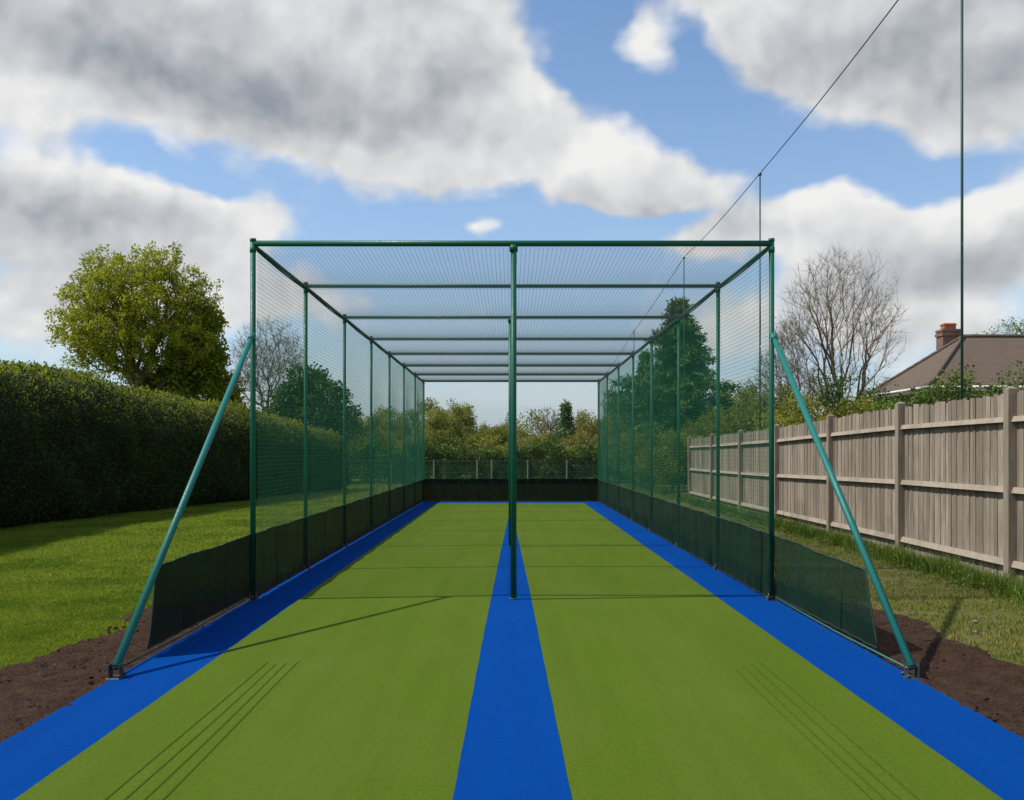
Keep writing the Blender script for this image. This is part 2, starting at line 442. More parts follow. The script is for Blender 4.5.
def conifer(label, X, Y, H, W, seed, whorls=34, z0=.5, leafy=1., group=None, rag=.6):
    rng = np.random.default_rng(seed)
    root = empty('conifer_tree', (X, Y, 0), label, 'tree', group)
    mb = MB(); mb.tube([(0, 0, -.1), (.03, 0, H*.5), (0, 0, H*.97)], [H*.02, H*.012, .01], 8)
    C = []; D = []
    for i in range(whorls):
        t = i/(whorls-1); z = z0 + (H-z0)*(t**.92)*.98
        L = W/2*min(1., (1.06-t)*1.25)**.8*(1.+.16*math.sin(z*2.3+seed))*(1.0 if t > .1 else .75)
        for k in range(rng.integers(6, 10)):
            a = rng.random()*2*pi; l = L*(.45+rag*rng.random())*(1+.22*math.sin(a*2+z*1.1+seed)) + .06
            droop = -.18*l + .12*rng.normal()*l
            ns = max(3, int(l/.10)); e = np.array([math.cos(a)*l, math.sin(a)*l, droop+.15*l*t])
            mb.tube([(0, 0, z), tuple(np.array([0, 0, z])+e*.5+np.array([0, 0, -.03*l])), tuple(np.array([0, 0, z])+e)], [.018+.006*l, .012, .004], 4, caps=False)
            for j in range(ns):
                u = .15+.85*(j+rng.random())/ns; C.append(np.array([0, 0, z])+e*u); D.append(e/np.linalg.norm(e))
    mb.build('trunk', M['bark'], root)
    V, Fa = leaf_cloud(np.array(C), .24, int(7*leafy), .20, rng, up=.2, aspect=3.4, droop=.5)
    link_mesh('crown', np_mesh('crown', V, Fa), M['needle'], root)
    return root

def bush(name, label, X, Y, w, h, leafmat, seed, dep=None, npts=160, leaf=.12, each=26, spread=.38, cat='bush', group=None, n=9, frac=.42):
    rng = np.random.default_rng(seed+100)
    return tree(name, label, cat, X, Y, h*.25, auto_lobes(w, .1, h, rng, n, dep, frac), npts, leafmat, leaf, each, spread,
                r_base=.07, r_tip=.008, seed=seed, group=group, shell=.35)
# ------------------------------------------------------------------ ground, lawn, soil, turf
G = 600
mb = MB(); nx = 60
xs = [-G, -200, -80, -30, -12, 0, 12, 30, 80, 200, G]; ys = [-G, -200, -60, -10, 10, 30, 50, 90, 200, G]
vs = [(x, y, 0) for y in ys for x in xs]; fs = []
for j in range(len(ys)-1):
    for i in range(len(xs)-1):
        a = j*len(xs)+i; fs.append((a, a+1, a+1+len(xs), a+len(xs)))
mb.add(vs, fs); tag(mb.build('ground', M['lawn']), kind='structure')

def fbm(x, y, s=1.):
    v = 0; a = 1.
    for k in range(5):
        v += a*np.sin(x*s*1.7+y*s*.9+k*1.3+1.7*np.sin(y*s*1.3+k*2.1))*np.cos(y*s*1.9-x*s*.6+k*.7+1.3*np.sin(x*s*1.1-k)); s *= 2.03; a *= .55
    return v
def soil(name, x_in, x_out, y0, y1, seed):
    """bare earth, thicker in the middle and sinking into the lawn at its ragged outer edge"""
    sgn = 1 if x_out > 0 else -1
    NY = int((y1-y0)/.035); NX = 34
    yy = np.linspace(y0, y1, NY)[:, None]*np.ones((1, NX)); t = np.linspace(0, 1, NX)[None, :]*np.ones((NY, 1))
    edge = abs(x_out) + .16*fbm(yy[:, :1], yy[:, :1]*0+seed, .9) + .05*fbm(yy[:, :1], yy[:, :1]*0+seed+3, 4.)
    narrow = np.clip((yy[:, :1]-10.0)/2.2, 0, 1); edge = edge*(1-narrow) + (abs(x_in)+.24+.03*fbm(yy[:, :1], yy[:, :1]*0+seed, 3.))*narrow
    xx = abs(x_in) + t*(edge-abs(x_in))
    z = .008 + .022*np.sin(np.clip(t, 0, 1)*pi)**.5 + .011*fbm(xx+seed, yy, 9.) + .006*fbm(xx, yy+seed, 27.)
    z = np.where(t > .93, z*(1-t)/.07 - .004, z)
    V = np.stack([xx*sgn, yy, z], -1).reshape(-1, 3)
    i = np.arange(NY*NX).reshape(NY, NX)
    Fa = np.stack([i[:-1, :-1], i[:-1, 1:], i[1:, 1:], i[1:, :-1]], -1).reshape(-1, 4)
    if sgn < 0: Fa = Fa[:, ::-1]
    return tag(link_mesh(name, np_mesh(name, V, Fa, True), M['soil']), kind='structure')
soil('soil', -2.86, -3.84, 2.5, 33.5, 2.)
soil('soil', 2.90, 3.95, 2.5, 33.5, 5.)

# loose clods and small stones lying on the bare earth
rng = np.random.default_rng(5)
def clods(n, smin, smax, seed):
    rng = np.random.default_rng(seed); V = []; Fa = []
    ico = np.array([(0, 0, 1), (.9, 0, .45), (.28, .85, .45), (-.72, .53, .45), (-.72, -.53, .45), (.28, -.85, .45), (.72, .53, -.45), (-.28, .85, -.45), (-.9, 0, -.45), (-.28, -.85, -.45), (.72, -.53, -.45), (0, 0, -1)])
    tf = np.array([(0,1,2),(0,2,3),(0,3,4),(0,4,5),(0,5,1),(1,6,2),(2,7,3),(3,8,4),(4,9,5),(5,10,1),(6,7,2),(7,8,3),(8,9,4),(9,10,5),(10,6,1),(11,7,6),(11,8,7),(11,9,8),(11,10,9),(11,6,10)])
    for i in range(n):
        sg = 1 if rng.random() < .5 else -1
        s = smin + (smax-smin)*rng.random()**3
        c = np.array([sg*(2.98+.80*rng.random()), 4.5+8*rng.random()**1.3, .018+s*.3])
        V.append(c + ico*s*(.65+.5*rng.random((12, 1)))*np.array([1, 1, .6])); Fa.append(tf+12*i)
    return np.concatenate(V), np.concatenate(Fa)
tag(link_mesh('soil_clods', np_mesh('soil_clods', *clods(5200, .004, .022, 3)), M['soil']), 'loose crumbs and clods of brown earth on the bare soil beside the pitch', 'soil', kind='stuff')
V, Fa = clods(1, .03, .03, 9)
for k, (x, y, s, lb) in enumerate([(4.55, 9.3, .028, 'pale flat stone lying in the sparse grass beyond the right brace foot'),
                                   (4.28, 8.75, .024, 'second pale stone nearer the bare soil, left of the flat one'),
                                   (-3.55, 7.4, .012, 'small pale pebble on the bare soil left of the left brace'),
                                   (-3.6, 6.6, .012, 'tiny pebble on the bare soil near the left picture edge')]):
    o = link_mesh('stone', np_mesh('stone', (V-V.mean(0))*s/.03*np.array([1.2, 1, .7]), Fa), M['stone'], loc=(x, y, .02)); tag(o, lb, 'stone', 'small stones on the soil')

TE = 30.25     # far end of the green turf
mb = MB(); mb.box(-2.905, 2.965, 2.0, 31.35, -.05, .024); tag(mb.build('blue_turf', M['blue_turf']), kind='structure')
def sheet(name, pts, z, mat):
    m = MB(); m.add([(x, y, z) for x, y in pts], [tuple(range(len(pts)))]); return tag(m.build(name, mat), kind='structure')
def wob(x, y, s): return x + .002*math.sin(y*.9+s) + .0015*math.sin(y*7+s*2)
YS = [2.0 + i*.2 for i in range(int((TE-2.0)/.2))] + [TE]
def ribbon(name, fl, fr, ys, z, mat):
    m = MB(); vs = []; fs = []
    for y in ys: vs += [(fl(y), y, z), (fr(y), y, z)]
    for i in range(len(ys)-1): fs.append((2*i, 2*i+1, 2*i+3, 2*i+2))
    m.add(vs, fs); return tag(m.build(name, mat), kind='structure')
ribbon('green_turf', lambda y: wob(-2.36, y, 1.), lambda y: wob(2.345, y, 2.), YS, .028, M['green_turf'])
def half(y):   # the centre strip tapers towards the far end
    return max(.02, .282 - .0052*(y-4.6) - .00018*(y-4.6)**2 - (.016*(y-4.6) if 0 else 0) - .0033*(y-4.6))
ribbon('blue_centre_strip', lambda y: wob(.006-half(y), y, 3.)*1, lambda y: wob(.006+half(y), y, 4.), [y for y in YS if y < 30.1], .032, M['blue_turf'])
for k, (x, y1) in enumerate([(-1.915, 7.45), (-1.83, 7.38), (-1.745, 7.42), (-1.66, 7.5), (1.715, 7.2), (1.785, 7.3), (1.86, 7.42), (1.945, 7.45)]):  # thin strips of darker green laid lengthwise on the turf
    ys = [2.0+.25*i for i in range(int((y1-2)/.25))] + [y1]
    ribbon('turf_strip', lambda y: x-.0055+.010*math.sin(y*1.1+k), lambda y: x+.0055+.010*math.sin(y*1.1+k), ys, .0312, M['dark_strip'])

# ------------------------------------------------------------------ the net cage
LX, RX, HT = -2.873, 2.912, 4.0
BY = [10.6, 13.33, 16.45, 19.6, 22.55, 25.6, 28.6, 31.3]
cage = empty('net_cage', (0, BY[0], 0), 'long green steel batting cage with netted sides and roof over the turf pitch', 'sports net')
def child(o): o.location = tuple(Vector(o.location) - Vector(cage.location)); return o
def cpart(mb, name, mat, parent=cage):
    o = mb.build(name, mat, parent)
    if parent is cage: o.location = (0, -BY[0], 0)
    return o
for k, y in enumerate(BY):
    for x in (LX, RX):
        r = .031 if k == 0 else .028
        m = MB(); m.tube([(x, y, .0), (x, y, HT+(.05 if k == 0 else .02))], r, 16); m.tube([(x, y, HT+.02), (x, y, HT+.055)], r*1.12, 16)
        m.tube([(x, y, 3.90), (x, y, 3.96)], r*1.15, 16)
        p = cpart(m, 'corner_post' if k in (0, 7) else 'side_post', M['green_post'])
        s = 1 if x < 0 else -1
        b = MB(); b.box(x-.06, x+.06, y-.06, y+.06, .024, .033, .003)
        for dx in (-.043, .043):
            for dy in (-.043, .043): b.tube([(x+dx, y+dy, .034), (x+dx, y+dy, .052)], .011, 6)
        b.tube([(x, y, .034), (x, y, .075)], r+.008, 14)
        b.build('base_plate', M['steel'], p)
        m2 = MB()                                  # shackle ring that holds the net's foot rope
        m2.tube([(x+s*.05, y-.05+.03*math.cos(a), .075+.03*math.sin(a)) for a in np.linspace(0, 2*pi, 12)], .006, 6)
        m2.build('shackle', M['steel'], p)
for k, y in enumerate(BY):
    z = HT if k == 0 else HT+.0; r = .034 if k == 0 else .025
    m = MB(); m.tube([(LX, y, z), (RX, y, z)], r, 14)
    cpart(m, 'crossbar', M['green_post'])
for x in (LX, RX):
    s = 1 if x < 0 else -1
    for k in range(7):
        m = MB(); m.tube([(x, BY[k]+.02, HT-.02), (x, BY[k+1]-.02, HT-.02)], .024, 12); cpart(m, 'top_rail', M['green_post'])
    pts = []
    for k in range(7):
        for i in range(6):
            t = i/6; pts.append((x+s*.05, BY[k]+(BY[k+1]-BY[k])*t, HT-.085-.02*math.sin(pi*t)))
    pts.append((x+s*.05, BY[7], HT-.10))
    m = MB(); m.tube(pts, .010, 6); cpart(m, 'net_rope', M['rope'])
# centre posts
for k in (0, 2, 4, 6):
    x = .035 if k == 0 else .0; y = BY[k]
    m = MB(); m.tube([(x, y, .034), (x, y, HT-.02)], .034 if k else .032, 16); m.tube([(x, y, HT-.09), (x, y, HT-.02)], .046, 16)
    p = cpart(m, 'centre_post', M['green_post'])
    b = MB(); b.tube([(x, y, .0325), (x, y, .046)], .055, 18); b.build('base_plate', M['green_post'], p)
# braces
for x, s in ((LX, -1), (RX+.01, 1)):
    foot = Vector((x+s*.02, 6.96, .10)); top = Vector((x, 10.56, 2.96))
    m = MB(); mid = foot + (Vector((x, 7.35, .44))-foot)
    m.tube([foot, top], .030, 16); p = cpart(m, 'brace', M['teal_brace'])
    if s > 0: p['label'] = 'glossier teal brace on the right side'
    b = MB(); b.box(foot.x-.05, foot.x+.05, 6.90, 7.03, .02, .030, .003)
    b.box(foot.x-.042, foot.x-.036, 6.925, 7.0, .030, .125); b.box(foot.x+.036, foot.x+.042, 6.925, 7.0, .030, .125)
    b.tube([(foot.x-.053, 6.96, .095), (foot.x+.053, 6.96, .105)], .012, 8)
    for dy in (6.915, 7.015): b.tube([(foot.x-s*.044, dy, .032), (foot.x-s*.044, dy, .055)], .012, 6)
    b.build('foot_bracket', M['steel'], p)
    c = MB(); c.tube([top+Vector((0, -.06, -.05)), top+Vector((0, .02, .015))], .039, 14); c.build('clamp', M['teal_brace'], p)
# netting of 50 mm squares
SP = .05
class Strands:
    def __init__(s, r): s.A = []; s.B = []; s.r = r
    def line(s, pts):
        for a, b in zip(pts[:-1], pts[1:]): s.A.append(a); s.B.append(b)
    def build(s, name, mat):
        A = np.array(s.A); B = np.array(s.B); d = B-A; d /= np.linalg.norm(d, axis=1)[:, None]
        ref = np.where(np.abs(d[:, 2:3]) > .8, np.array([[1., 0, 0]]), np.array([[0, 0, 1.]]))
        u = np.cross(d, ref); u /= np.linalg.norm(u, axis=1)[:, None]; v = np.cross(d, u); r = s.r
        N = len(A); V = np.empty((N, 8, 3))
        for q, (c, w) in enumerate(((1, 0), (0, 1), (-1, 0), (0, -1))):
            V[:, q] = A + u*c*r + v*w*r; V[:, 4+q] = B + u*c*r + v*w*r
        b = (np.arange(N)*8)[:, None]
        Fa = np.concatenate([b+np.array([[q, (q+1) % 4, 4+(q+1) % 4, 4+q]]) for q in range(4)])
        o = link_mesh(name, np_mesh(name, V.reshape(-1, 3), Fa), mat, cage); o.location = (0, -BY[0], 0); return o
def sag(y):
    for a, b in zip(BY[:-1], BY[1:]):
        if a <= y <= b: return .035*math.sin(pi*(y-a)/(b-a))
    return 0.
samp = sorted(set([round(v, 4) for a, b in zip(BY[:-1], BY[1:]) for v in np.linspace(a, b, 5)]))
XL, XR = LX+.045, RX-.045
st = Strands(.0015)
for x in np.arange(XL, XR+.001, SP):
    st.line([(x, y, HT-.045-sag(y)) for y in samp])
for y in np.arange(BY[0], BY[7], SP):
    z = HT-.045-sag(y); st.line([(XL, y, z), (XR, y, z)])
st.build('roof_net', M['end_net'])
for x, s in ((XL, 1), (XR, -1)):
    st = Strands(.0017)
    for z in np.arange(.77, HT-.06, SP):
        amp = .03*math.sin(pi*z/HT)
        st.line([(x - s*amp*sag(y)/.035, y, z) for y in samp])
    for y in np.arange(BY[0], BY[7], SP):
        q = sag(y)/.035
        st.line([(x - s*.03*math.sin(pi*z/HT)*q, y, z) for z in (.75, 1.5, 2.3, 3.1, HT-.06)])
    st.build('side_net', M['net'])
st = Strands(.0016)
for x in np.arange(XL, XR, SP): st.line([(x, BY[7]-.04, .05), (x, BY[7]-.04, HT-.05)])
for z in np.arange(.1, HT-.05, SP): st.line([(XL, BY[7]-.04, z), (XR, BY[7]-.04, z)])
st.build('back_net', M['end_net'])
# skirts: woven screen with overlapping seams, sagging slightly between the posts
def skirt(p0, p1, h0, h1, zb0, zb1, name, mat, seam=1.05, seed=0., wav=.012, cut=None):
    p0 = Vector(p0); p1 = Vector(p1); L = (p1-p0).length; d = (p1-p0)/L; nrm = Vector((-d.y, d.x, 0))
    NU = max(8, int(L/.07)); NV = 7; vs = []; fs = []
    for i in range(NU+1):
        u = i/NU
        for j in range(NV+1):
            v = j/NV
            w = wav*math.sin(u*L*5.2+seed+v*1.3)*(.4+v) + .006*math.sin(u*L*17+v*3+seed)
            zb = zb0+(zb1-zb0)*u; zt = h0+(h1-h0)*u
            z = zb+(zt-zb)*v - (.012*abs(math.sin(u*L*1.5+seed)) if j == NV else 0)
            q = p0 + d*(u*L) + nrm*w
            if cut and j: q = q + d*cut*v*max(0, (u-.8)/.2)
            vs.append((q.x, q.y, z))
    for i in range(NU):
        for j in range(NV):
            a = i*(NV+1)+j; fs.append((a, a+NV+1, a+NV+2, a+1))
    m = MB(); m.add(vs, fs, True); o = cpart(m, name, mat)
    sm = MB()                                       # stitched seams and hem
    k = seam*.7
    while k < L-.1:
        q = p0 + d*k
        sm.tube([(q.x+nrm.x*wav*math.sin(k*5.2+seed+v*1.3)*(.4+v), q.y+nrm.y*wav*math.sin(k*5.2+seed+v*1.3)*(.4+v), (zb0+(zb1-zb0)*k/L)+((h0+(h1-h0)*k/L)-(zb0+(zb1-zb0)*k/L))*v) for v in (0, .5, .98)], .0045, 5); k += seam
    sm.tube([vs[i*(NV+1)+NV] for i in range(NU+1)], .008, 5)
    sm.tube([vs[i*(NV+1)] for i in range(NU+1)], .006, 5)
    if cut is not None: sm.tube([vs[NU*(NV+1)+j] for j in range(NV+1)], .008, 5)
    sm.build('hem', M['rope'], o).location = (0, 0, 0)
    return o
for x, s in ((LX, -1), (RX, 1)):
    xx = x + s*.035
    a = skirt((xx, BY[0], 0), (xx, 7.62, 0), .75, .745 if s < 0 else .70, .07, .10, 'front_skirt', M['dense_skirt' if s < 0 else 'front_skirt'], 1.25, 1.+s, .006, -.20 if s < 0 else -.25)
    skirt((x - s*.036, BY[0]-.05, 0), (x - s*.036, BY[7], 0), .775, .76, .05, .04, 'side_skirt', M['skirt'], 1.45, 3.+s, .008)
    c = MB(); c.tube([(xx, BY[0], .055), (xx, 8.6, .05), (xx, 7.0, .075)], .008, 6); cpart(c, 'tension_cable', M['teal_brace'] if s > 0 else M['rope'])
skirt((LX+.04, BY[7]-.07, 0), (RX-.04, BY[7]-.07, 0), .78, .78, .03, .03, 'back_skirt', M['skirt_back'], 1.83, .4, .008)

# ------------------------------------------------------------------ tall poles with a cable
PX = 7.42
poles = [(PX*950/451.5, 10.45), (PX*950/249.5, 9.9), (PX*950/173.5, 9.93), (PX*950/123.5, 8.85)]
plab = ['tall thin green pole rising behind the near wooden fence panels, nearest of its row',
        'tall thin green pole beside the front right corner post of the cage',
        'thin green pole seen through the roof net above the second crossbar',
        'farthest and shortest thin pole seen through the cage side net']
for k, (y, h) in enumerate(poles):
    root = empty('tall_pole', (PX, y, 0), plab[k], 'pole', 'tall poles behind the fence')
    m = MB(); m.tube([(0, 0, -.05), (0, 0, h*.5), (0, 0, h)], [.023, .022, .021], 12); m.build('shaft', M['pole'], root)
    m = MB(); m.tube([(0, 0, h-.02), (0, 0, h+.05)], .045, 10); m.tube([(-.06, 0, h+.02), (.06, 0, h+.02)], .012, 6); m.build('pole_cap', M['steel'], root)
pts = []
tops = [(PX, -4.0, 10.6)] + [(PX, y, h) for y, h in poles] + [(PX, 76, 7.5)]
for a, b in zip(tops[:-1], tops[1:]):
    for i in range(8):
        t = i/8; pts.append((a[0], a[1]+(b[1]-a[1])*t, a[2]+(b[2]-a[2])*t+.04 - .10*math.sin(pi*t)))
pts.append(tops[-1]); m = MB(); m.tube(pts, .013, 6)
tag(m.build('cable', M['wire']), 'thin dark cable strung along the tops of the tall poles against the sky', 'cable')

# ------------------------------------------------------------------ wooden fence
FX = 6.30
fy = [1.5, 5.0, 8.45, 11.9, 15.27, 18.6, 22.35, 25.85, 29.5, 33.2]
fh = [2.46, 2.46, 2.46, 2.45, 2.43, 2.36, 2.27, 2.22, 2.18, 2.16, 2.14, 2.12, 2.10]
fence = empty('wooden_fence', (FX, fy[0], 0), 'tall weathered close board wooden fence with posts and rails along the right side', 'fence')
rng = np.random.default_rng(21)
for k, (y, h) in enumerate(zip(fy, fh)):
    m = MB(); w = .062; m.box(FX-.095, FX+.03, y-w, y+w, -.1, h+.02, .006)
    zt = h+.02; m.add([(FX-.095+.004, y-w+.004, zt), (FX+.026, y-w+.004, zt), (FX+.026, y+w-.004, zt), (FX-.091, y+w-.004, zt), (FX-.033, y, zt+.028)], [(0, 1, 4), (1, 2, 4), (2, 3, 4), (3, 0, 4)])
    o = m.build('post', M['post_wood'], fence); o.location = (0, 0, 0); o.matrix_parent_inverse = fence.matrix_world.inverted()
    o.location = (-FX, -fy[0], 0)
for k in range(len(fy)-1):
    y0, y1 = fy[k]+.062, fy[k+1]-.062; h0, h1 = fh[k]-.04, fh[k+1]-.04
    m = MB(); y = y0; i = 0
    while y < y1-.03:
        wd = .078+.030*rng.random(); e = min(y+wd, y1); t = (y-y0)/(y1-y0)
        zt = h0+(h1-h0)*t + .012*rng.normal(); th = .016+.004*rng.random(); xo = FX+.004+.007*(i % 2)+.003*rng.random()
        tw = .003*rng.normal()
        vs = [(xo+tw, y+.001, .02), (xo-tw, e-.0005, .02), (xo-tw+th, e-.0005, .02), (xo+tw+th, y+.001, .02), (xo-tw, y+.002, zt), (xo+tw, e-.002, zt+.004), (xo+tw+th, e-.002, zt+.004), (xo-tw+th, y+.002, zt)]
        m.add(vs, [(0,1,2,3), (7,6,5,4), (4,5,1,0), (5,6,2,1), (6,7,3,2), (7,4,0,3)]); y = e; i += 1
    p = m.build('board_panel', M['board'], fence); p.location = (-FX, -fy[0], 0)
    for zf, w in ((.865, .034), (.497, .036), (.115, .038)):
        r = MB(); za, zb = h0*zf, h1*zf + (.0 if zf > .5 else 0)
        x0, x1 = FX-.062, FX-.001
        vs = [(x0, y0, za-w), (x0+.03, y0, za+w), (x1, y0, za+w), (x1, y0, za-w), (x0, y1, zb-w), (x0+.03, y1, zb+w), (x1, y1, zb+w), (x1, y1, zb-w)]
        r.add(vs, [(0,1,2,3), (7,6,5,4), (0,4,5,1), (1,5,6,2), (2,6,7,3), (3,7,4,0)]); r.build('rail', M['rail_wood'], p)

# ------------------------------------------------------------------ far wire fence
wf = empty('wire_fence', (0, 46, 0), 'low dark wire mesh fence with pale posts beyond the far end of the cage', 'fence')
WX = [-10.2, -8.0, -5.8, -3.72, -1.62, -.92, .83, 2.72, 4.6, 6.2, 8.2, 10.4]
for x in WX:
    m = MB(); m.box(x-.032, x+.032, -.032, .032, -.05, 1.25, .006); m.build('post', M['concrete'], wf)
m = MB()
for z in (.1, .63, 1.2): m.tube([(WX[0], 0, z), (WX[-1], 0, z)], .014 if z > 1 else .008, 5)
m.build('line_wire', M['wire'], wf)
A = []; B = []
for x in np.arange(WX[0]-1.2, WX[-1], .07):
    A.append((x, .0, .05)); B.append((x+1.15, .0, 1.2)); A.append((x, .006, 1.2)); B.append((x+1.15, .006, .05))
A = np.array(A); B = np.array(B); u = np.array([.0042, 0, 0]); v = np.array([0, .0035, 0])
V = np.stack([A-u, A+v, A+u, B-u, B+v, B+u], 1).reshape(-1, 3); b = (np.arange(len(A))*6)[:, None]
Fa = np.concatenate([b+np.array([[0, 1, 4, 3]]), b+np.array([[1, 2, 5, 4]]), b+np.array([[2, 0, 3, 5]])])
link_mesh('mesh_panel', np_mesh('mesh_panel', V, Fa), M['net'], wf)

# ------------------------------------------------------------------ hedge
def hedge():
    root = empty('hedge', (-11.5, 20, 0), 'tall dense dark green clipped hedge along the left lawn', 'hedge')
    path = [(-10.8, -4), (-10.85, 8), (-10.95, 15), (-11.0, 21.6), (-10.4, 25.5), (-9.3, 31), (-8.2, 36), (-7.3, 40.5)]
    hh = [4.1, 4.0, 3.95, 3.78, 3.55, 3.25, 2.95, 2.5]
    P = np.array(path, float); seg = np.linalg.norm(np.diff(P, axis=0), axis=1); S = np.concatenate([[0], np.cumsum(seg)])
    def at(s):
        x = np.interp(s, S, P[:, 0]); y = np.interp(s, S, P[:, 1]); h = np.interp(s, S, hh); return x, y, h
    tot = S[-1]; W = 3.2
    # cross section: distance from the face (0 = lawn side) against height
    def section(t):      # t 0..1 from foot on the lawn side over the top to the foot at the back
        a = np.clip((t-.36)/.28, 0, 1)*pi
        side = np.where(t < .36, 1-.06*t/.36, np.where(t > .64, -1+.06*(1-t)/.36, .94*np.cos(a)))
        zz = np.where(t < .36, t/.36*.66, np.where(t > .64, (1-t)/.36*.66, .66+.34*np.sin(a)))
        return side, zz
    def surf(s, t, inset):
        x, y, h = at(s); e = .01
        x2, y2, _ = at(np.minimum(s+e, tot)); x1, y1, _ = at(np.maximum(s-e, 0)); dx = x2-x1; dy = y2-y1; L = np.hypot(dx, dy)+1e-9
        nx, ny = dy/L, -dx/L
        side, zz = section(t)
        bumpy = .16*fbm(s*.8, zz*3, .8) + .05*fbm(s*3, zz*9+2, 1.)
        half = W/2 - inset + bumpy
        foot = np.clip(zz/.12, 0, 1)*.25+.75
        X = x - nx*W/2 + nx*side*half*foot; Y = y - ny*W/2 + ny*side*half*foot
        Z = (h - inset)*zz + bumpy*.8*np.clip(zz, 0, 1)
        return np.stack([X+.45, Y, Z], -1), np.stack([nx*side, ny*side, np.sin(np.clip((t-.36)/.28, 0, 1)*pi)], -1)
    NS, NT_ = 260, 34
    s = np.linspace(0, tot, NS)[:, None]*np.ones((1, NT_)); t = np.linspace(0, 1, NT_)[None, :]*np.ones((NS, 1))
    V, _ = surf(s, t, .12); i = np.arange(NS*NT_).reshape(NS, NT_)
    Fa = np.stack([i[:-1, :-1], i[:-1, 1:], i[1:, 1:], i[1:, :-1]], -1).reshape(-1, 4)
    V = V.reshape(-1, 3) - np.array([-11.5, 20, 0])
    caps = np.concatenate([V]); m1 = np_mesh('branches', V, Fa, True); link_mesh('branches', m1, M['hedge_core'], root)
    rng = np.random.default_rng(8)
    def leaves(n, t0, t1, size, out, s0=8., name='foliage', mat='hedge_leaf', upb=.2, end=True, tp=1.):
        s = s0 + (tot-s0)*rng.random(n); t = t0+(t1-t0)*rng.random(n)**tp
        P_, Nn = surf(s, t, 0.); P_ = P_ + Nn*(rng.normal(size=n)*out)[:, None]
        if end:
            k = n//14; side = rng.random(k)*2-1; zz = rng.random(k); x, y, h = at(np.full(k, tot))
            Pe = np.stack([x-W/2+side*W/2, y+rng.random(k)*.25, h*zz*(1-.1*side**2)], -1); Ne = np.tile([[.1, 1, .2]], (k, 1))
            P_ = np.concatenate([P_, Pe]); Nn = np.concatenate([Nn, Ne]); n = n+k
        P_ = P_ - np.array([-11.5, 20, 0])
        d = rng.normal(size=(n, 3))*.8 + Nn*.6; d[:, 2] += upb; d /= np.linalg.norm(d, axis=1)[:, None]
        q = rng.normal(size=(n, 3)) + Nn*1.0; sd = np.cross(q, d); sd /= np.linalg.norm(sd, axis=1)[:, None]
        L = size*(.6+.9*rng.random(n))[:, None]; V = np.empty((n, 4, 3)); wv = L*.28
        V[:, 0] = P_; V[:, 1] = P_+d*L*.5+sd*wv; V[:, 2] = P_+d*L; V[:, 3] = P_+d*L*.5-sd*wv
        V = V[V[:, :, 2].min(axis=1) > .0]
        return V.reshape(-1, 3)
    V = np.concatenate([leaves(125000, .01, .42, .05, .055), leaves(26000, .40, .66, .07, .07)])
    link_mesh('foliage', np_mesh('foliage', V, np.arange(len(V)).reshape(-1, 4)), M['hedge_leaf'], root)
    V = np.concatenate([leaves(85000, .345, .60, .055, .055, upb=.7, tp=.55, end=False), leaves(3000, .43, .6, .12, .07, upb=1.6, end=False)])
    link_mesh('sunlit_shoots', np_mesh('sunlit_shoots', V, np.arange(len(V)).reshape(-1, 4)), M['hedge_top'], root)  # brighter leaf colour paints the sunlit band along the top
hedge()

# ------------------------------------------------------------------ trees
def rel(X, Y, items):        # crown lobes given as (px, py, half width px, half height px, depth offset m)
    out = []
    for (px, py, w, h, dy) in items:
        out.append((X_at(px, Y)-X, dy, Z_at(py, Y), w/F*Y, (w+h)/2/F*Y, h/F*Y))
    return out
Y = 45; X = X_at(136, Y)
tree('broadleaf_tree', 'large round crowned tree with fresh yellow green leaves rising behind the hedge', 'tree', X, Y, 3.6,
     rel(X, Y, [(105, 268, 26, 22, 0), (140, 262, 28, 20, .8), (170, 270, 30, 22, -.5), (200, 295, 20, 22, .4), (75, 295, 22, 22, .3), (66, 325, 15, 24, -.4),
                (100, 310, 32, 26, 1.2), (140, 300, 34, 30, -1.3), (180, 318, 30, 28, .9), (90, 345, 26, 22, .4), (196, 345, 22, 22, -.6), (150, 340, 30, 22, 1.6), (110, 335, 34, 26, -1.5), (165, 365, 24, 18, .8), (80, 362, 22, 16, .3), (118, 362, 26, 18, .5), (136, 310, 66, 58, 0), (136, 318, 74, 56, 0)]),
     1250, 'oak_leaf', .125, 42, .29, r_base=.27, r_tip=.010, seed=3, kpath=.50, shell=.2)
Y = 46.5; X = X_at(205, Y)
tree('broadleaf_tree', 'darker bushy tree pressed against the right side of the large round crowned tree', 'tree', X, Y, 2.0,
     rel(X, Y, [(205, 325, 18, 22, 0), (190, 350, 24, 22, .5), (212, 355, 18, 28, -.3), (180, 380, 26, 22, .2), (222, 392, 22, 26, .2), (150, 385, 24, 16, .4)]),
     520, 'mid_leaf', .20, 34, .45, r_base=.16, seed=4)
Y = 44; X = X_at(125, Y)
bush('bush', 'low yellow green bush peeping over the hedge below the large round crowned tree', X_at(92, Y), Y, 5.4, 6.4, 'olive_leaf', 15, npts=130, each=30)
bush('bush', 'dark low bush between the hedge top and the darker bushy tree', X_at(165, 43.), 43., 4.8, 5.3, 'dense_leaf', 16, npts=120, each=30)
Y = 58; X = X_at(268, Y)
tree('bare_tree', 'leafless pale twiggy tree behind the left front corner of the cage', 'tree', X, Y, 2.6,
     rel(X, Y, [(268, 350, 36, 32, 0), (248, 362, 22, 24, .7), (290, 362, 18, 26, -.5), (268, 380, 34, 26, .3), (240, 385, 18, 22, 0)]),
     1300, None, each=6, spread=.6, r_base=.12, r_tip=.007, seed=5, shell=.1, kpath=.55, twigmat='twig', group='bare trees')
Y = 60
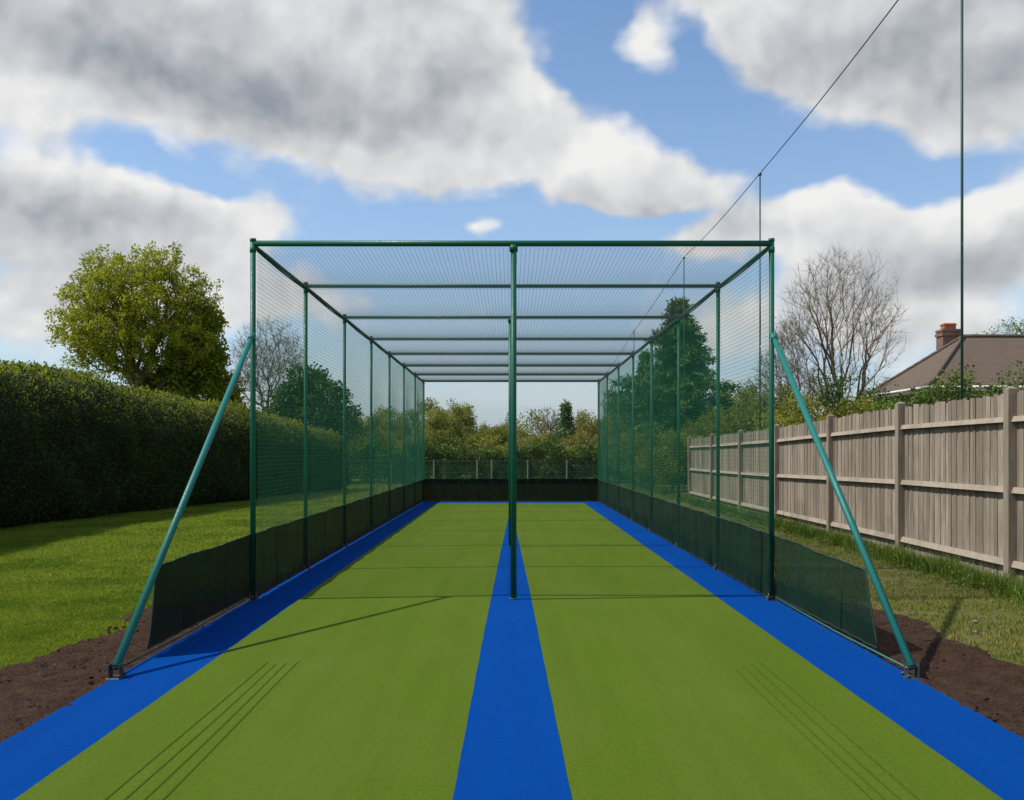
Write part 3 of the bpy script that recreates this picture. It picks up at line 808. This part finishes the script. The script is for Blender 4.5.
bush('bush', 'tangled brown olive thicket behind the hedge beside the left corner post', X_at(243, Y), Y, 4.5, 6.0, 'brown_leaf', 17, npts=170, each=20, leaf=.13)
Y = 50; X = X_at(312, Y)
tree('broadleaf_tree', 'rounded dark green tree seen through the left side net', 'tree', X, Y, 1.4,
     rel(X, Y, [(308, 382, 24, 18, 0), (290, 400, 24, 22, .4), (330, 400, 22, 24, -.3), (345, 425, 18, 20, 0), (310, 420, 34, 22, .2), (275, 422, 22, 18, .5)]),
     380, 'dark_leaf', .19, 36, .42, r_base=.15, seed=6)
back = [  # px centre, py top, half width px, distance, leaf, name, label, bare
    (365, 408, 22, 62, 'olive_leaf', 'broadleaf_tree', 'small olive tree beside the rounded dark green tree, behind the left net'),
    (398, 402, 26, 66, 'olive_leaf', 'broadleaf_tree', 'olive tree behind the far left end of the side net'),
    (445, 392, 30, 60, 'olive_leaf', 'broadleaf_tree', 'taller brown olive tree beyond the far end, left of the centre post'),
    (484, 424, 26, 58, 'dense_leaf', 'broadleaf_tree', 'low bushy green tree just left of the centre post beyond the far end'),
    (496, 420, 20, 72, 'brown_leaf', 'broadleaf_tree', 'brownish low tree half hidden behind the centre post'),
    (535, 428, 28, 62, 'brown_leaf', 'broadleaf_tree', 'low brown budding tree right of the centre post beyond the far end'),
    (597, 411, 26, 60, 'brown_leaf', 'broadleaf_tree', 'orange brown tree at the far right corner beyond the cage'),
    (628, 388, 24, 56, 'olive_leaf', 'broadleaf_tree', 'olive tree beyond the right side net, left of the big conifer'),
    (660, 400, 30, 60, 'olive_leaf', 'broadleaf_tree', 'spreading olive tree low behind the big conifer'),
    (735, 375, 24, 56, 'olive_leaf', 'broadleaf_tree', 'light olive tree between the big conifer and the front right corner post'),
    (768, 372, 26, 60, 'brown_leaf', 'broadleaf_tree', 'brown budding tree behind the front right corner post'),
]
for k, (px, py, hw, Y, lf, nm, lb) in enumerate(back):
    X = X_at(px, Y); h = Z_at(py, Y); w = 2*hw/F*Y; r_ = np.random.default_rng(40+k)
    tree(nm, lb, 'tree', X, Y, h*.28, auto_lobes(w*1.12, .3, h, r_, 13, None, .38), 480, lf, .115, 56, .40, r_base=.12, r_tip=.009, seed=50+k, shell=.3, group='trees beyond the cage')
Y = 70; X = X_at(549, Y)
tree('bare_tree', 'small leafless tree beyond the far end, left of the little pointed conifer', 'tree', X, Y, 2.0,
     rel(X, Y, [(549, 420, 13, 13, 0), (542, 432, 13, 12, .3), (558, 430, 10, 14, 0)]), 240, None, each=4, spread=.5, r_base=.12, r_tip=.012, seed=70, shell=.2, twigmat='twig', group='bare trees')
conifer('little pointed conifer beyond the far end of the cage', X_at(566, 56), 56, Z_at(403, 56), 1.9, 71, 22, .3)
conifer('big dark green conifer seen through the right side net', X_at(678, 49), 49, Z_at(299, 49), 6.0, 72, 40, .3, 2.0, rag=.8)
conifer('small dark conifer left of the big conifer through the right side net', X_at(645, 52), 52, Z_at(352, 52), 2.6, 73, 26, .3, 1.3)
# bushes filling the foot of the tree line
fill = [(-16, 52, 6, 3.0, 'dark_leaf', 'dark bush at the foot of the rounded tree behind the hedge end'), (-9.5, 52, 5, 2.6, 'dense_leaf', 'green bush behind the far end of the hedge'),
        (-6.2, 51, 5.0, 2.9, 'olive_leaf', 'olive bush behind the wire fence at its far left'), (-3.4, 52, 5.0, 3.0, 'dense_leaf', 'green bush behind the left part of the wire fence'),
        (-.6, 51, 4.6, 2.5, 'olive_leaf', 'low olive bush behind the wire fence near the centre post'), (1.9, 52, 4.8, 2.6, 'brown_leaf', 'low brown bush behind the wire fence right of the centre post'),
        (4.6, 51, 5.0, 2.9, 'brown_leaf', 'brown bush behind the right part of the wire fence'), (7.6, 52.5, 4.6, 2.9, 'dense_leaf', 'green bush at the foot of the big conifer'),
        (11.4, 52, 4.6, 3.3, 'olive_leaf', 'olive bush behind the fence right of the big conifer'), (15, 54, 5, 3.6, 'olive_leaf', 'olive bush under the light olive tree')]
for k, (x, y, w, h, lf, lb) in enumerate(fill):
    bush('bush', lb, x, y, w, h, lf, 80+k, npts=280, leaf=.12, each=48, group='bushes along the tree line', n=10, frac=.38)

# big leafless tree right of the cage
Y = 38; X = X_at(838, Y)
tree('bare_tree', 'big leafless tree with fine grey brown twigs rising behind the wooden fence', 'tree', X, Y, 2.6,
     rel(X, Y, [(840, 300, 56, 52, 0), (840, 335, 64, 52, 0), (838, 275, 34, 28, .5), (800, 320, 26, 34, -.5), (880, 320, 28, 34, .5), (838, 385, 52, 26, 0)]),
     1350, None, each=4, spread=.55, r_base=.14, r_tip=.0055, seed=90, shell=.05, kpath=.7, split=.025, twigmat='twig', group='bare trees')
Y = 42
tree('bare_tree', 'smaller leafless shrubby tree left of the big bare tree, behind the cage corner post', 'tree', X_at(788, Y), Y, 1.6,
     rel(X_at(788, Y), Y, [(788, 350, 18, 30, 0), (775, 378, 20, 26, .4), (800, 385, 20, 24, 0)]), 800, None, each=7, spread=.42, r_base=.08, r_tip=.006, seed=91, shell=.05, kpath=.6, twigmat='twig', group='bare trees')
bl = [(672, 433, 3.0, 35.8, 'dense_leaf', 'green bush at the far end of the wooden fence, behind the side net'), (655, 434, 3.2, 39.5, 'shrub_leaf', 'paler green bush just beyond the one at the fence end, behind the side net'), (642, 434, 3.2, 43.5, 'dense_leaf', 'dark green bush nearest the wire fence at the far right of the cage'),
      (800, 398, 3.2, 30, 'olive_leaf', 'light olive bush behind the fence left of the teal brace'),
      (834, 374, 3.4, 31, 'dark_leaf', 'dark green upright bush behind the fence under the big bare tree'),
      (858, 396, 2.4, 30, 'olive_leaf', 'olive bush behind the fence left of the house eave'),
      (896, 376, 3.0, 46, 'brown_leaf', 'russet olive tree top beside the low end of the house roof'),
      (908, 398, 2.2, 27, 'shrub_leaf', 'bright green bush behind the fence in front of the house wall'),
      (948, 385, 3.6, 24, 'shrub_leaf', 'leafy green bush behind the fence left of the nearest tall pole'),
      (988, 374, 3.8, 24, 'shrub_leaf', 'highest green bush behind the fence right of the nearest tall pole'),
      (1034, 375, 3.8, 24, 'shrub_leaf', 'green bush cut by the right picture edge behind the fence'),
      (760, 398, 3.2, 34, 'dense_leaf', 'green bush behind the fence seen just inside the front right post'),
      (722, 410, 3.0, 38, 'dense_leaf', 'green bush behind the fence through the side net')]
for k, (px, py, w, Y, lf, lb) in enumerate(bl):
    bush('bush', lb, X_at(px, Y), Y, w*1.15, Z_at(py, Y)+.25, lf, 110+k, npts=400, leaf=.085, each=40, spread=.30, group='bushes behind the wooden fence', n=10, frac=.40)
Y = 62
tree('broadleaf_tree', 'pale yellow green tree rising behind the right end of the house roof', 'tree', X_at(1010, Y), Y, 4.,
     rel(X_at(1010, Y), Y, [(1012, 332, 22, 16, 0), (990, 342, 18, 14, .5), (1035, 338, 24, 16, 0), (1010, 360, 40, 22, 0)]), 320, 'olive_leaf', .15, 10, .5, r_base=.2, seed=130)

rng = np.random.default_rng(91)
n_ = 2600; x = -11+21.5*rng.random(n_); y = 48.3+1.1*rng.random(n_); top = 1.75+.35*fbm(x, x*0+2., .6)+.12*fbm(x, x*0, 3.)
V, Fa = leaf_cloud(np.stack([x, y+.15*fbm(x, y*0, 1.1), .05+top*rng.random(n_)**.8], -1), .11, 34, .26, rng)
tag(link_mesh('undergrowth', np_mesh('undergrowth', V[:], Fa), M['shrub_leaf']), 'dense tangled undergrowth growing right behind the far wire fence', 'undergrowth', kind='stuff')

# distant woodland closing the horizon
rng = np.random.default_rng(31)
C = []
for i in range(900):
    a = -1.15 + 2.3*rng.random(); R_ = 95+20*rng.random(); x = math.sin(a)*R_; y = math.cos(a)*R_; h = 3.2+1.6*math.sin(a*17)+1.2*math.sin(a*41+1)+.8*rng.random()
    for q in range(5): C.append((x+rng.normal(), y+rng.normal(), max(.3, h*(.1+.9*rng.random()))))
V, Fa = leaf_cloud(np.array(C), .26, 30, .95, rng)
tag(link_mesh('distant_wood', np_mesh('distant_wood', V, Fa), M['dense_leaf']), 'distant belt of olive woodland along the horizon', 'woodland', kind='stuff')

# ------------------------------------------------------------------ house
hy0, hx0, s_ = 39., 17.2, 1.3
ze, zr = 4.33, 6.80; D = 7.15
house = empty('bungalow', (hx0, hy0, 0), 'brick bungalow with brown hipped tile roof and white fascia behind the wooden fence', 'house')
m = MB(); m.box(.45, 17.5, .45, D-.45, 0, ze-.10); m.build('wall', M['wall_brick'], house)
rx = 3.1; L = 18.
m = MB(); th = .09
e = [(0, 0, ze), (L, 0, ze), (L, D, ze), (0, D, ze)]; r0 = (rx, D/2, zr); r1 = (L-rx, D/2, zr)
m.add([*e, r0, r1], [(0, 1, 5, 4), (1, 2, 5), (2, 3, 4, 5), (3, 0, 4), (3, 2, 1, 0)])
roof = m.build('roof', M['roof'], house)
for a, b in ((e[0], r0), (e[3], r0), (r0, r1), (e[1], r1), (e[2], r1)):
    m = MB(); n_ = 24; A_, B_ = Vector(a), Vector(b)
    m.tube([A_+(B_-A_)*i/n_+Vector((0, 0, .03+.012*(i % 2))) for i in range(n_+1)], .085, 8); m.build('ridge_tiles', M['roof'], roof)
m = MB(); m.box(-.02, L+.02, -.03, .0-.003, ze-.18, ze+.01); m.box(-.03, -.003, -.03, D+.03, ze-.18, ze+.01); m.box(-.0, .45, .0, D, ze-.16, ze-.14); m.build('fascia', M['white'], house)
m = MB(); m.tube([(-.09, -.09, ze-.02), (-.09, D+.05, ze-.02)], .055, 8); m.tube([(-.09, -.09, ze-.02), (L, -.09, ze-.02)], .055, 8); m.build('gutter', M['white'], house)
for (y0, y1) in ((1.3, 2.7), (4.2, 5.6)):
    w = MB(); x = .45
    for a, b, c, d in ((y0, y1, 2.0, 2.07), (y0, y1, 3.23, 3.3), (y0, y0+.07, 2.07, 3.23), (y1-.07, y1, 2.07, 3.23), ((y0+y1)/2-.035, (y0+y1)/2+.035, 2.07, 3.23)): w.box(x-.03, x+.02, a, b, c, d)
    wo = w.build('window', M['white'], house); g = MB(); g.box(x-.012, x-.004, y0+.07, y1-.07, 2.07, 3.23); g.build('pane', M['glass'], wo)
ch = MB(); cx_, cy_ = X_at(948.5, 44.5)-hx0, 44.5-hy0
ch.box(cx_-.42, cx_+.42, cy_-.35, cy_+.35, 4.6, 7.25); ch.box(cx_-.47, cx_+.47, cy_-.40, cy_+.40, 7.05, 7.18); ch.box(cx_-.45, cx_+.45, cy_-.38, cy_+.38, 7.253, 7.36)
co = ch.build('chimney', M['brick'], roof)
p = MB(); p.box(cx_-.28, cx_+.26, cy_-.2, cy_+.2, 7.363, 7.66, .03); p.box(cx_-.31, cx_+.29, cy_-.23, cy_+.23, 7.56, 7.62, .01); p.build('chimney_pot', M['terracotta'], co)

# ------------------------------------------------------------------ grass
def blades(name, label, cat, X, Y, h, w, mat, seed, lean=.5):
    rng = np.random.default_rng(seed); N = len(X); Z = np.zeros(N)
    a = rng.random(N)*2*pi; b = rng.random(N)*2*pi
    H = h*(.5+.8*rng.random(N)); L = H*lean*(.2+.9*rng.random(N))
    dx, dy = np.cos(a)*w/2, np.sin(a)*w/2; lx, ly = np.cos(b)*L, np.sin(b)*L
    V = np.empty((N, 5, 3))
    V[:, 0] = np.stack([X-dx, Y-dy, Z-.004], -1); V[:, 1] = np.stack([X+dx, Y+dy, Z-.004], -1)
    V[:, 2] = np.stack([X+dx*.8+lx*.3, Y+dy*.8+ly*.3, H*.55], -1); V[:, 3] = np.stack([X-dx*.8+lx*.3, Y-dy*.8+ly*.3, H*.55], -1)
    V[:, 4] = np.stack([X+lx, Y+ly, H], -1)
    base = (np.arange(N)*5)[:, None]
    V = V.reshape(-1, 3)
    T3 = np.concatenate([base+np.array([[0, 1, 2]]), base+np.array([[0, 2, 3]]), base+np.array([[3, 2, 4]])])
    return tag(link_mesh(name, np_mesh(name, V, T3), M[mat]), label, cat, kind='stuff')
rng = np.random.default_rng(77)
def region(n, y0, y1, xf0, xf1, pw=1.6):
    y = y0 + (y1-y0)*rng.random(n)**pw; u = rng.random(n); a = xf0(y); b = xf1(y); return a+(b-a)*u, y
def keep_soil(x, y, edge, seed):
    e = edge + .16*fbm(y, y*0+seed, .9) + .05*fbm(y, y*0+seed+3, 4.)
    nar = np.clip((y-10.0)/2.2, 0, 1); e = e*(1-nar) + 3.13*nar
    return np.abs(x) > e - .08*rng.random(len(x))**2
x, y = region(260000, 6., 32., lambda y: -np.minimum(.56*y, 11.6), lambda y: -3.0+0*y, 1.9)
k = keep_soil(x, y, 3.84, 2.); x, y = x[k], y[k]
hgt = np.clip(.014+.0009*y, .014, .04)
blades('lawn_grass', 'short mown bright green grass of the left lawn', 'grass', x, y, hgt, .007+.0006*y, 'grass', 1)
x, y = region(75000, 4., 24., lambda y: 3.0+0*y, lambda y: 6.2+0*y, 1.6)
k = keep_soil(x, y, 3.95, 5.) & (fbm(x, y, 1.1)+.5*fbm(x, y, 5.) > -.55); x, y = x[k], y[k]
blades('sparse_grass', 'thin yellowish grass on the strip between the pitch and the wooden fence', 'grass', x, y, np.full(len(x), .035), .010, 'dry_grass', 2)
x, y = region(52000, 3.0, 44., lambda y: 6.22-.95*np.ones_like(y), lambda y: 6.22+0*y, 1.5)
u = (6.22-x)/.95; lim = .55+.45*np.clip(fbm(y, y*0+1., 1.7)*.6+.3, 0, 1); k = u < lim*(.4+.6*rng.random(len(u))); x, y, u = x[k], y[k], u[k]
blades('long_grass', 'long unmown green grass growing along the foot of the wooden fence', 'grass', x, y, (.10+.30*u*(1-u)*2)*(.6+.6*(fbm(x*2, y, 1.3)*.5+.6)), .011, 'long_grass', 3, .6)
# little weed leaves between the long grass
yy = 5+23*rng.random(300)**1.4; C = np.stack([6.0-.75*rng.random(300), yy, .05+.10*rng.random(300)], -1)
V, Fa = leaf_cloud(C, .038, 16, .09, rng, up=.8, aspect=1.9)
tag(link_mesh('weeds', np_mesh('weeds', V, Fa), M['long_grass']), 'broad leaved green weeds among the long grass by the wooden fence', 'weeds', kind='stuff')
# rough grass behind the cage
x, y = region(30000, 32., 47., lambda y: -9.+0*y, lambda y: 6.2+0*y, 1.)
blades('rough_grass', 'rough grass between the far end of the cage and the wire fence', 'grass', x, y, np.full(len(x), .12), .02, 'dry_grass', 4)

# ------------------------------------------------------------------ sky, sun, camera
SUN_EL, SUN_AZ = 53.5, -96.
el, az = math.radians(SUN_EL), math.radians(SUN_AZ)
S = Vector((math.sin(az)*math.cos(el), math.cos(az)*math.cos(el), math.sin(el)))
ld = bpy.data.lights.new('sun', 'SUN'); ld.energy = 4.7; ld.angle = math.radians(1.0); ld.color = (1., .95, .86)
lo = bpy.data.objects.new('sun', ld); COL.objects.link(lo); lo.rotation_euler = S.to_track_quat('Z', 'Y').to_euler(); lo.location = S*50

w = bpy.data.worlds.new('World'); scn.world = w; w.use_nodes = True
nt = w.node_tree; nt.nodes.clear(); T = NT(nt)
sky = T.n('ShaderNodeTexSky', sky_type='NISHITA', sun_disc=False, sun_elevation=el, sun_rotation=az % (2*pi), altitude=50., air_density=1.0, dust_density=.6, ozone_density=1.6)
tc = T.n('ShaderNodeTexCoord'); nv = T.n('ShaderNodeVectorMath', operation='NORMALIZE'); T.link(tc.outputs['Generated'], nv.inputs[0])
sp = T.n('ShaderNodeSeparateXYZ'); T.link(nv.outputs[0], sp.inputs[0])
azi = T.math('ARCTAN2', sp.outputs[0], sp.outputs[1]); ele = T.math('ARCSINE', sp.outputs[2])
cb = T.n('ShaderNodeCombineXYZ'); T.link(azi, cb.inputs[0]); T.link(ele, cb.inputs[1]); AE = cb.outputs[0]
# noise is read in 3D direction space so the cloud texture has no seam
d3 = T.mapping(nv.outputs[0], scale=(1, 1, 1.5))
wn = T.noise(d3, 5.5, 4, .56)
wv = T.n('ShaderNodeVectorMath', operation='SUBTRACT'); T.link(wn.outputs[1], wv.inputs[0]); wv.inputs[1].default_value = (.5, .5, .5)
wsc = T.n('ShaderNodeVectorMath', operation='SCALE'); T.link(wv.outputs[0], wsc.inputs[0]); wsc.inputs['Scale'].default_value = .10
wad = T.n('ShaderNodeVectorMath', operation='ADD'); T.link(AE, wad.inputs[0]); T.link(wsc.outputs[0], wad.inputs[1])
wfl = T.n('ShaderNodeVectorMath', operation='MULTIPLY'); T.link(wad.outputs[0], wfl.inputs[0]); wfl.inputs[1].default_value = (1, 1, 0); AEW = wfl.outputs[0]
def ae(px, py):
    a = math.atan((px-CX)/F); return a, math.atan((HY-py)/F*math.cos(a))
def blob(px, py, rx, ry, rot=0., vec=None, soft=1.):
    a, e = ae(px, py)
    q = T.mapping(vec or AEW, loc=(a, e, 0), rot=(0, 0, math.radians(-rot)), scale=(rx/F, ry/F, 1), typ='TEXTURE')
    ln = T.n('ShaderNodeVectorMath', operation='LENGTH'); T.link(q, ln.inputs[0])
    return T.mapr(ln.outputs['Value'], 0., 1.35, 1., 0.)
def total(items, vec=None):
    acc = None
    for it in items:
        b = T.math('MULTIPLY', blob(*it[:5], vec=vec), it[5])
        acc = b if acc is None else T.math('ADD', acc, b)
    return acc
clouds = [(200, 55, 330, 85, -3, 1.6), (10, 45, 180, 72, 0, 1.1), (440, 50, 120, 110, 0, 1.1), (350, 140, 140, 40, 12, 1.0), (470, 130, 90, 66, 0, 1.1), (570, 150, 110, 52, 15, 1.2), (660, 180, 100, 30, 8, 1.0),
          (15, 195, 105, 50, 0, 1.3), (120, 222, 125, 40, 8, 1.2), (235, 225, 70, 26, 0, .9), (60, 290, 260, 80, 0, .9), (200, 300, 170, 50, 0, .5),
          (652, 45, 40, 34, 0, .95), (800, 15, 120, 60, 12, 1.1), (900, 50, 160, 75, 10, 1.4), (1020, 60, 120, 78, 0, 1.1), (700, -15, 60, 30, 0, .6),
          (1015, 220, 90, 52, -20, 1.2), (905, 240, 130, 40, 0, 1.1), (780, 226, 100, 30, 0, 1.0), (690, 238, 70, 22, 0, .6), (900, 310, 280, 70, 0, .9), (480, 217, 22, 12, 0, .52), (520, 300, 260, 55, 0, .26), (330, 205, 190, 34, 8, .24)]
cov = total(clouds)
def billow(vec, scale, det):
    nz = wn.outputs[1]
    wv_ = T.n('ShaderNodeVectorMath', operation='MULTIPLY_ADD'); T.link(nz, wv_.inputs[0]); wv_.inputs[1].default_value = (.07,)*3; T.link(vec, wv_.inputs[2])
    vo = T.n('ShaderNodeTexVoronoi', feature='SMOOTH_F1', voronoi_dimensions='2D', i_Vector=wv_.outputs[0], i_Scale=scale); vo.inputs['Smoothness'].default_value = .35
    vo.inputs['Detail'].default_value = det; vo.inputs['Roughness'].default_value = .5; vo.normalize = True
    return T.math('SUBTRACT', 1., vo.outputs['Distance'])
bil = billow(AE, 15., 2.)
fb = T.math('ADD', T.math('MULTIPLY', T.noise(d3, 8, 6, .57).outputs[0], .55), T.math('MULTIPLY', T.math('SUBTRACT', bil, .22), .55))
# away from the modelled clouds the sky carries ordinary broken cloud
out_f = T.math('SUBTRACT', 1., T.mapr(T.math('ABSOLUTE', azi), .55, .85, 1., 0.)); up_f = T.mapr(ele, .50, .72)
outside = T.math('MAXIMUM', out_f, up_f)
gen = T.mapr(T.noise(d3, 2.1, 5, .55).outputs[0], .44, .62, 0., 1.1)
cov = T.math('ADD', cov, T.math('MULTIPLY', gen, outside))
dens = T.math('ADD', T.math('SUBTRACT', cov, .52), T.math('MULTIPLY', T.math('SUBTRACT', fb, .5), 1.5))
alpha = T.mapr(dens, -.16, .36)
# cloud brightness: bright edges and tops, grey thick bellies
darks = [(270, 95, 230, 60, 6, .30), (290, 98, 130, 34, 6, .16), (110, 40, 240, 60, 0, .20), (440, 55, 120, 80, 0, .10), (60, 218, 150, 34, 5, .26), (610, 198, 150, 26, 12, .26), (940, 85, 170, 44, 8, .24), (840, 30, 150, 50, 0, .12), (1010, 30, 110, 50, 0, .16),
         (880, 275, 260, 30, 0, .26), (60, 265, 240, 26, 0, .16), (960, 310, 120, 40, 0, .10), (30, 300, 190, 40, 0, .08)]
lights = [(20, 75, 110, 30, 0, .20), (600, 145, 130, 32, 14, .20), (40, 158, 110, 26, 10, .24), (520, 88, 30, 26, 0, .2), (860, 212, 160, 20, 0, .22), (1010, 195, 70, 28, -20, .22), (180, 135, 80, 18, 0, .14), (880, 300, 150, 12, 0, .10), (470, 165, 120, 26, 10, .18), (230, 205, 80, 24, 0, .14), (650, 45, 50, 40, 0, .12)]
dk = total(darks); lt = total(lights)
def relief(scale, dz, amt, det):
    a_ = T.noise(d3, scale, det, .55).outputs[0]
    sh = T.n('ShaderNodeVectorMath', operation='ADD'); T.link(d3, sh.inputs[0]); sh.inputs[1].default_value = (-dz*.5, 0, dz)
    b_ = T.noise(sh.outputs[0], scale, det, .55).outputs[0]
    return T.math('MULTIPLY', T.math('SUBTRACT', a_, b_), amt)
sh2 = T.n('ShaderNodeVectorMath', operation='ADD'); T.link(AE, sh2.inputs[0]); sh2.inputs[1].default_value = (-.008, .02, 0)
rel_ = T.math('ADD', relief(6., .06, .75, 5), T.math('MULTIPLY', T.math('SUBTRACT', bil, billow(sh2.outputs[0], 15., 2.)), .75))
thick = T.mapr(dens, .1, 1.5, 0., .14)
val = T.math('ADD', T.math('SUBTRACT', T.math('SUBTRACT', .79, dk), thick), lt)
val = T.math('ADD', val, rel_)
v = T.mapr(val, .10, 1.0, 0., 1., smooth=False)
ccol = T.mix(v, (.29, .325, .375), (.88, .875, .87))
# pale air low over the horizon
low = T.math('MAXIMUM', T.mapr(ele, -.02, .24, .80, .0), T.mapr(ele, .1, .45, .22, .0))
hz = T.mix(T.mapr(T.noise(T.mapping(nv.outputs[0], scale=(1, 1, 7)), 3., 4, .5).outputs[0], .35, .65), (.42, .50, .61), (.55, .60, .66))
bg1 = T.n('ShaderNodeBackground', i_Strength=.15); T.link(T.mix(1., sky.outputs[0], (.98, 1.07, 1.13), 'MULTIPLY'), bg1.inputs[0])
bg2 = T.n('ShaderNodeBackground', i_Strength=1.0); T.link(ccol, bg2.inputs[0])
bg3 = T.n('ShaderNodeBackground', i_Strength=1.0); T.link(hz, bg3.inputs[0])
mh = T.n('ShaderNodeMixShader', i_0=low); T.link(bg1.outputs[0], mh.inputs[1]); T.link(bg3.outputs[0], mh.inputs[2])
mx = T.n('ShaderNodeMixShader', i_0=alpha); T.link(mh.outputs[0], mx.inputs[1]); T.link(bg2.outputs[0], mx.inputs[2])
w.cycles.sampling_method = 'MANUAL'; w.cycles.sample_map_resolution = 256
wo = T.n('ShaderNodeOutputWorld'); T.link(mx.outputs[0], wo.inputs[0])

cam = bpy.data.cameras.new('camera'); co = bpy.data.objects.new('camera', cam); COL.objects.link(co)
co.location = (0, 0, EYE); co.rotation_euler = (pi/2, 0, 0)
cam.sensor_width = 36; cam.lens = 36*F/1024; cam.shift_x = (512-CX)/1024; cam.shift_y = (HY-400)/1024; cam.clip_end = 3000
scn.camera = co
scn.view_settings.view_transform = 'Standard'; scn.view_settings.look = 'None'
scn.view_settings.exposure = 0; scn.view_settings.gamma = 1; scn.view_settings.use_curve_mapping = False
scn.cycles.transparent_max_bounces = 24; scn.cycles.max_bounces = 4; scn.cycles.diffuse_bounces = 2; scn.cycles.glossy_bounces = 2; scn.cycles.transmission_bounces = 3
